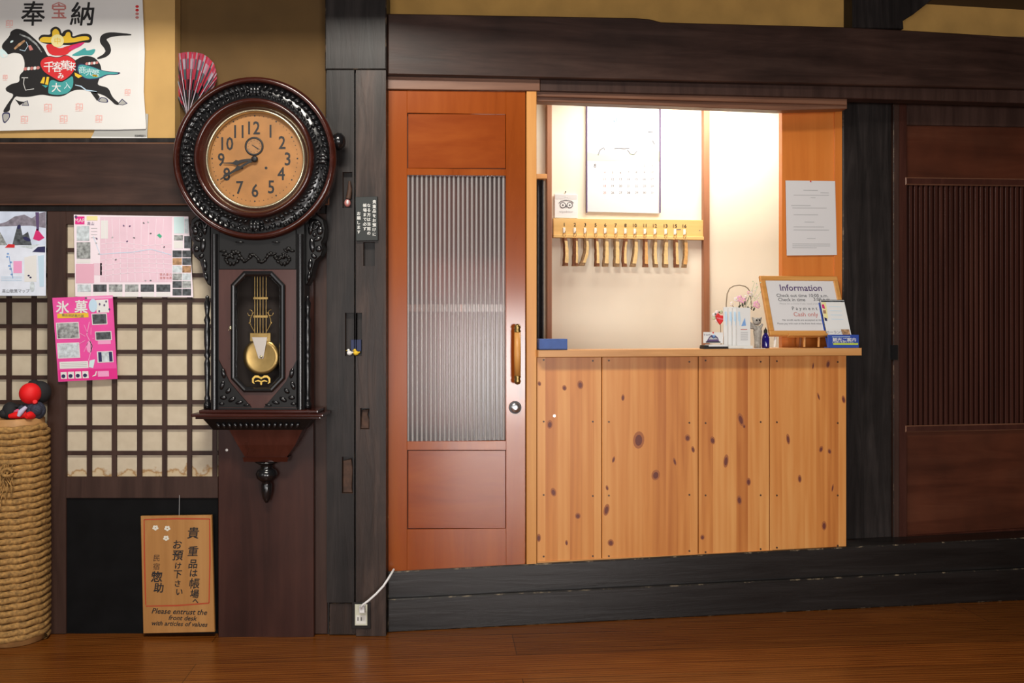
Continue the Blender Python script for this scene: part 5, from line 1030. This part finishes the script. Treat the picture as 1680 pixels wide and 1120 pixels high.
# pamphlets in clear stand, white sheet
pst = on(1208, .02)
b = MB(); k = R.k(1208, 560, .0); b.box(pst.x-19*k, pst.x+22*k, -.056, .004, pst.z, pst.z+.003, 'plastic_white'); b.box(pst.x-19*k, pst.x+22*k, .001, .004, pst.z, pst.z+30*k, 'plastic_white'); b.box(pst.x-19*k, pst.x+22*k, -.056, -.0535, pst.z, pst.z+5*k, 'plastic_white')
tag(b.build('pamphlet_stand', frame='R'), 'white stand holding upright pamphlets on the counter', 'stand')
for i, (x0, x1, y0, tx) in enumerate(((1187, 1210, 503.5, 'rearmost, leftmost of the upright white pamphlets in the stand'), (1195, 1219, 505, 'second from left of the upright white pamphlets in the stand'), (1202, 1226, 505.5, 'third from left of the upright white pamphlets in the stand'), (1209, 1231, 504.5, 'frontmost upright white pamphlet with blue triangle, in the stand'))):
    dd = .008+.0125*i; zt = R.p(x0, y0, dd).z; a, c = R.p(x0, 540, dd).x, R.p(x1, 540, dd).x; zb = pst.z+.003
    b = MB(); b.box(a, c, -dd, -dd+.0035, zb, zt, 'paper_white')
    sh2 = lambda pts, mat: b.sheet(R, pts, dd+.0006, mat)
    sh2([(x0+2, 526), (x0+6, 528), (x0+5, 511), (x0+2, 511)], 'ink_lightblue'); b.stroke(R, [(x0+3.5, 512), (x0+5, 522), (x0+4.5, 534)], [1, 2.4, .8], dd+.001, 'ink_lightblue')
    if i == 3:
        sh2([(x0+7, 535), (x0+15, 534), (x0+13, 521)], 'ink_blue'); sh2([(x0+6, 541), (x0+17, 541), (x0+17, 539.6), (x0+6, 539.6)], 'ink_fadedred')
        for q in range(5): b.stroke(R, [(x0+6, 545+q*3), (x0+18, 545+q*3)], .8, dd+.001, 'ink_grey')
    tag(b.build('pamphlet', frame='R'), tx, 'pamphlet', 'white pamphlets on the counter')
p = on(1232, .055); b = MB(); b.box(p.x-13*k, p.x+24*k, -.0605, -.048, p.z, p.z+.0018, 'paper_white'); tag(b.build('paper_sheet', frame='R'), 'flat white paper sheet lying before the grey figurine', 'paper')
# strawberry heart on a stick
p = R.p(1182, 523, -.02); q = on(1182, -.02); hk = R.k(1182, 523, -.02)
hp_ = thing('heart_pick', 'red heart ornament on a thin stick beside the pamphlets', 'ornament', 'R', tuple(q))
b = MB(); b.poly(R, [(1177, 525), (1180, 530), (1182, 532.5), (1185, 529), (1191.5, 520), (1189, 517.5), (1182, 517), (1179, 513.5), (1175, 518)][::-1], -.014, .010, 'ink_red', .002); b.text(R, 'welcome', 1182.5, 522.5, 3.6, -.0134, 'petal_pink', rot=-.25); b.build('heart', hp_)
b = MB()
for i in range(9):
    a = i*.7; c = R.p(1181+10*math.cos(a), 519+7.5*math.sin(a), -.030); b.ball((c.x, c.y, c.z), (.0085, .004, .0085), ['petal_white', 'leaf_pale', 'paper_cream'][i % 3], 9, 6)
for x, y in ((1174, 515), (1180, 512)): c = R.p(x, y, -.015); b.ball((c.x, c.y, c.z), .0035, 'leaf_dark', 8, 5)
b.build('ruffle', hp_)
b = MB(); b.tube([(p.x, .022, p.z), (q.x+.004, .022, q.z)], .0016, 'wire', 6); b.lathe((q.x+.004, .022, q.z), [(0, 0), (.014, 0), (.014, .004), (.003, .006), (0, .006)], 'wire', 'Z', 14); b.build('stick', hp_)
# flower basket with arched handle
q = on(1214, -.040); k = R.k(1214, 520, -.040)
fbk = thing('flower_basket', 'small basket of pink artificial flowers with thin arched handle', 'basket', 'R', tuple(q))
zb = q.z; b = MB(); b.lathe((q.x, q.y, zb), [(0, 0), (.026, 0), (.031, .05), (.036, .105), (.033, .11), (.029, .06), (.02, .02)], 'basket', 'Z', 24); b.build('bowl', fbk)
b = MB(); hpts = [(1191.5, 510), (1191.5, 498), (1193, 482), (1197, 473), (1204, 468.8), (1213, 467.6), (1222, 469.5), (1227, 473), (1230, 478), (1232, 490), (1233, 508)]
b.tube([R.p(x, y, -.040) for x, y in hpts], .0021, 'wire', 7); b.build('handle', fbk)
for (x, y, s_, m_) in ((1213, 490, 6, 'petal_pink'), (1219, 493, 5, 'petal_pink'), (1207, 491, 4, 'petal_white'), (1240, 499, 6, 'petal_pink'), (1243, 502, 4, 'petal_pink'), (1231, 482, 4, 'petal_white'), (1228, 480, 3, 'petal_pink'), (1223, 487, 3, 'petal_white'), (1200, 498, 3.5, 'petal_white')):
    b = MB(); c = R.p(x, y, -.034)
    for i in range(5): a = i*1.2566; b.ball((c.x+s_*.5*k*math.cos(a), c.y-.003, c.z+s_*.5*k*math.sin(a)), (s_*.55*k, .004, s_*.45*k), m_, 8, 5, Matrix.Rotation(-a, 3, 'Y'))
    b.ball((c.x, c.y-.006, c.z), .003, 'ink_pale_yellow', 6, 4); b.build('blossom', fbk)
b = MB()
for (x, y, dx) in ((1213, 490, 0), (1240, 499, 6), (1231, 482, 3), (1225, 484, 2), (1200, 498, -2), (1248, 478, 8), (1243, 470, 7), (1238, 462, 6)):
    b.tube([R.p(1214+dx, 520, -.040), R.p((x+1214)/2+dx*.5, (y+515)/2, -.038), R.p(x, y+1, -.038)], .0012, 'leaf_dark' if y > 480 else 'leaf_pale', 5)
for (x, y) in ((1213.5, 502), (1228, 505), (1222, 497), (1237, 507), (1218, 500)): c = R.p(x, y, -.028); b.ball((c.x, c.y, c.z), (.004, .003, .008), 'leaf_dark', 8, 5, Matrix.Rotation(random.uniform(-1, 1), 3, 'Y'))
for i in range(16): c = R.p(1236+random.uniform(-6, 12), 460+random.uniform(0, 34), -.042); b.ball((c.x, c.y, c.z), .0028, 'leaf_pale' if i % 2 else 'petal_white', 6, 4)
b.build('stem', fbk)
# grey figurine
q = on(1241, .025); k = R.k(1240, 545, .025); Zq = lambda y: R.p(1240, y, .03).z; Xq = lambda x: R.p(x, 545, .03).x
fg = thing('stone_figurine', 'small grey figurine with raised arm beside the blue bottle', 'figurine', 'R', tuple(q))
b = MB(); b.lathe((Xq(1243), -.03, q.z), [(0, 0), (5.5*k, 0), (5.2*k, 10*k), (6*k, 20*k), (7*k, 28*k), (5.5*k, 34*k), (4*k, 37*k), (0, 38*k)], 'figurine_grey', 'Z', 18); b.build('body', fg)
b = MB(); c = (Xq(1241), -.034, Zq(527)); b.ball(c, (7*k, 6*k, 6.4*k), 'figurine_grey', 14, 9)
for sg in (-1, 1): b.tube([(c[0]+sg*5*k, c[1], c[2]+3*k), (c[0]+sg*8.5*k, c[1], c[2]+7*k)], [3*k, .4*k], 'figurine_grey', 7)
for x in (1238.4, 1243): e_ = R.p(x, 525, .05); b.ball((Xq(x), c[1]-5.4*k, Zq(525)), 1.6*k, 'ink_black', 8, 5)
b.build('head', fg)
b = MB(); b.tube([(Xq(1240), -.034, Zq(540)), (Xq(1233), -.038, Zq(534)), (Xq(1226), -.038, Zq(528))], [4*k, 3.4*k, 2*k], 'figurine_grey', 9); b.tube([(Xq(1233), -.038, Zq(537)), (Xq(1226), -.036, Zq(536))], [3*k, 1.6*k], 'figurine_grey', 8); b.tube([(Xq(1246), -.034, Zq(538)), (Xq(1250), -.036, Zq(531))], [3*k, 1.4*k], 'figurine_grey', 8); b.build('arm', fg)
# cobalt bottle
q = on(1256, -.01); k = R.k(1256, 550, -.01)
bt = thing('blue_bottle', 'small cobalt blue bottle left of the information sign', 'bottle', 'R', tuple(q))
b = MB(); b.lathe(tuple(q), [(0, 0), (6*k, 0), (6.4*k, 3*k), (6.2*k, 16*k), (5*k, 20*k), (3*k, 23*k), (2.6*k, 26*k), (0, 26*k)], 'cobalt', 'Z', 20); b.build('body', bt)
b = MB(); b.lathe((q.x, q.y, q.z), [(2.9*k, 25*k), (3*k, 29*k), (1*k, 32*k), (0, 35*k)], 'ink_black', 'Z', 14); b.build('stopper', bt)

# ---- tilted planes for the information sign and the brochures
class Tilt:
    def __init__(s, o, yaw, lean):
        s.o = Vector(o); s.e1 = Vector((math.cos(yaw), math.sin(yaw), 0)); nh = Vector((math.sin(yaw), -math.cos(yaw), 0))
        s.e2 = Vector((0, 0, 1))*math.cos(lean)-nh*math.sin(lean); s.n = nh*math.cos(lean)+Vector((0, 0, 1))*math.sin(lean)
    def p(s, x, y, d=0.0): return s.o+s.e1*x-s.e2*y+s.n*d      # y runs down like pixels, in metres
def tslab(b, T, x0, y0, x1, y1, d, th, mat, bev=0.0):
    A = [T.p(x0+bev, y1-bev, d), T.p(x1-bev, y1-bev, d), T.p(x1-bev, y0+bev, d), T.p(x0+bev, y0+bev, d)]; M_ = [T.p(x0, y1, d-bev), T.p(x1, y1, d-bev), T.p(x1, y0, d-bev), T.p(x0, y0, d-bev)]; B = [T.p(x0, y1, d-th), T.p(x1, y1, d-th), T.p(x1, y0, d-th), T.p(x0, y0, d-th)]
    b.add(A, [(0, 1, 2, 3)], mat); b.add(A+M_, [[i, (i+1) % 4, 4+(i+1) % 4, 4+i] for i in range(4)], mat); b.prism(M_, B, mat); 
k = R.k(1262, 550, .045)
bl = R.p(1263, 550.5, .012); zt = R.p(1248, 452.5, -.086).z
LEAN = math.atan2(.098, zt-bl.z); T = Tilt(bl, 0.0, LEAN); Hs = (zt-bl.z)/math.cos(LEAN); Ws = R.p(1393, 550.5, .012).x-bl.x
inf = thing('information_sign', 'wood-framed Information sign standing on an easel at the counter', 'sign', 'R', tuple(on(1320, .0)))
fw = .021
b = MB(); 
for (x0, y0, x1, y1) in ((0, -Hs, Ws, -Hs+fw), (0, -fw, Ws, 0), (0, -Hs+fw, fw, -fw), (Ws-fw, -Hs+fw, Ws, -fw)): tslab(b, T, x0, y0, x1, y1, .006, .016, 'easel_wood', .003)
b.build('frame', inf)
b = MB(); b.add([T.p(fw-.002, -fw+.002, .001), T.p(Ws-fw+.002, -fw+.002, .001), T.p(Ws-fw+.002, -Hs+fw-.002, .001), T.p(fw-.002, -Hs+fw-.002, .001)], [(0, 1, 2, 3)], 'info_paper')
fx = lambda u: fw+(Ws-2*fw)*u
fy = lambda v: -Hs+fw+(Hs-2*fw)*v
Hi = Hs-2*fw
for t, u, v, s_, m_, bo in (('Information', .50, .145, .155, 'ink_purple', .0009), ('Check out time', .345, .30, .082, 'ink_soft', .0003), ('10:00 a.m.', .74, .30, .082, 'ink_soft', .0003), ('Check in time', .335, .385, .082, 'ink_soft', .0003), ('3:00 p.m.', .78, .385, .082, 'ink_soft', .0003), ('Please let us know if you need a late check-in', .50, .47, .045, 'ink_grey', 0), ('P a y m e n t', .50, .57, .085, 'ink_soft', .0002), ('Cash only', .50, .69, .105, 'ink_fadedred', .0003), ('No credit cards are accepted at this hotel', .48, .795, .046, 'ink_soft', 0), ('Please pay with cash at the front desk when you check in', .48, .865, .042, 'ink_soft', 0)):
    b.text(T, t, fx(u), fy(v), s_*Hi*1.15, .0016, m_, bold=bo)
b.build('paper', inf)
b = MB(); d0 = .008
for u in (.44, .62): pt = T.p(Ws*u, -.01, .002); bt_ = Vector((pt.x, pt.y+.004, zc(1320, .03)+.0001)); b.tube([pt, bt_+Vector((0, 0, .004))], .005, 'easel_wood', 8)
for u in (.10, .93): pt = T.p(Ws*u, -.02, -.010); bt_ = Vector((pt.x+(.012 if u > .5 else -.004), pt.y+.004, zc(1320, -.02)+.003)); b.tube([pt, bt_], .0055, 'easel_wood' if u > .5 else 'plastic_white', 8)
pt = T.p(Ws*.5, -Hs*.5, -.012); b.tube([pt, Vector((pt.x, .072, zc(1320, -.07)+.003))], .005, 'easel_brown', 8)
tslab(b, T, Ws*.22, -.004, Ws*.98, .006, .016, .022, 'easel_wood', .001); b.build('easel', inf)
# brochure holder and brochures
bp_ = R.p(1360, 566, .046); zb = zc(1385, .04); kx = R.k(1385, 560, .05)
bh = thing('brochure_holder', 'blue slanted brochure holder at the right end of the counter', 'holder', 'R', tuple(on(1383, .03)))
T2 = Tilt((bp_.x+.004, -.046, zb+.006), 0.0, LEAN); W2 = 42*kx
b = MB(); x0, x1 = R.p(1358, 566, .058).x, R.p(1409, 566, .058).x; zh_ = R.p(1380, 549, .058).z
b.box(x0, x1, -.058, -.028, zb+.0008, zb+.004, 'holder_blue', .001); b.box(x0, x1, -.058, -.054, zb+.003, zh_, 'holder_blue', .001)
q0_ = (x0, -.012, zb+.004); 
tslab(b, T2, -.004, -.195, W2+.004, 0, -.012, .003, 'holder_blue', .0005); b.build('tray', bh)
b = MB(); F3 = lambda x, y: (x, y)
b.stroke(R, [(1365, 552.5), (1395, 552.3)], 1.0, .0586, 'ink_lightblue'); b.text(R, '観光ご案内', 1385, 557, 6.5, .0588, 'paper_white', bold=.2, sx=1.2); b.text(R, 'ご自由にお取り下さい', 1383, 561, 3.6, .0588, 'paper_white'); b.rect(R, 1367, 562.6, 1408, 565.6, .0586, .0004, 'lime'); b.build('front_label', bh)
for i, (dd, tx) in enumerate(((.000, 'front brochure with white cover and orange edge in the blue holder'), (-.006, 'rear brochure barely showing its dark top in the blue holder'))):
    b = MB(); Hb = .202 if i == 0 else .206
    tslab(b, T2, 0, -Hb, W2, -.002, dd, .005, 'paper_white' if i == 0 else 'photo_dark', .0003)
    if i == 0:
        S2 = lambda pts, mat, kk_=1: b.add([T2.p(u*W2, -Hb*v, dd+.0005*kk_) for u, v in pts], [list(range(len(pts)))], mat)
        S2([(0, .99), (1, .99), (1, .955), (0, .955)], 'photo_dark'); S2([(0.01, .95), (.2, .95), (.16, .60), (.0, .55)], 'ink_pale_yellow'); S2([(0, .90), (.10, .9), (.11, .80), (.0, .82)], 'ink_magenta', 2); S2([(0, .78), (.12, .78), (.12, .70), (.0, .70)], 'photo_warm', 2); S2([(0, .62), (.10, .6), (.10, .54), (0, .55)], 'ink_navy', 2)
        for q in range(4): S2([(.30, .86-q*.09), (.80, .855-q*.09), (.80, .845-q*.09), (.30, .85-q*.09)], 'ink_lightblue')
        S2([(.02, .38), (.98, .38), (.98, .12), (.02, .12)], 'paper_cream'); S2([(.6, .36), (.95, .36), (.95, .16), (.65, .18)], 'photo_warm', 2); b.text(T2, 'ホーランチ', W2*.33, -Hb*.30, .015, dd+.001, 'ink_purple')
    tag(b.build('brochure', frame='R'), tx, 'brochure', 'brochures in the blue holder')
for o in bpy.data.objects:
    for q in ('_o', '_f'):
        if q in o: del o[q]
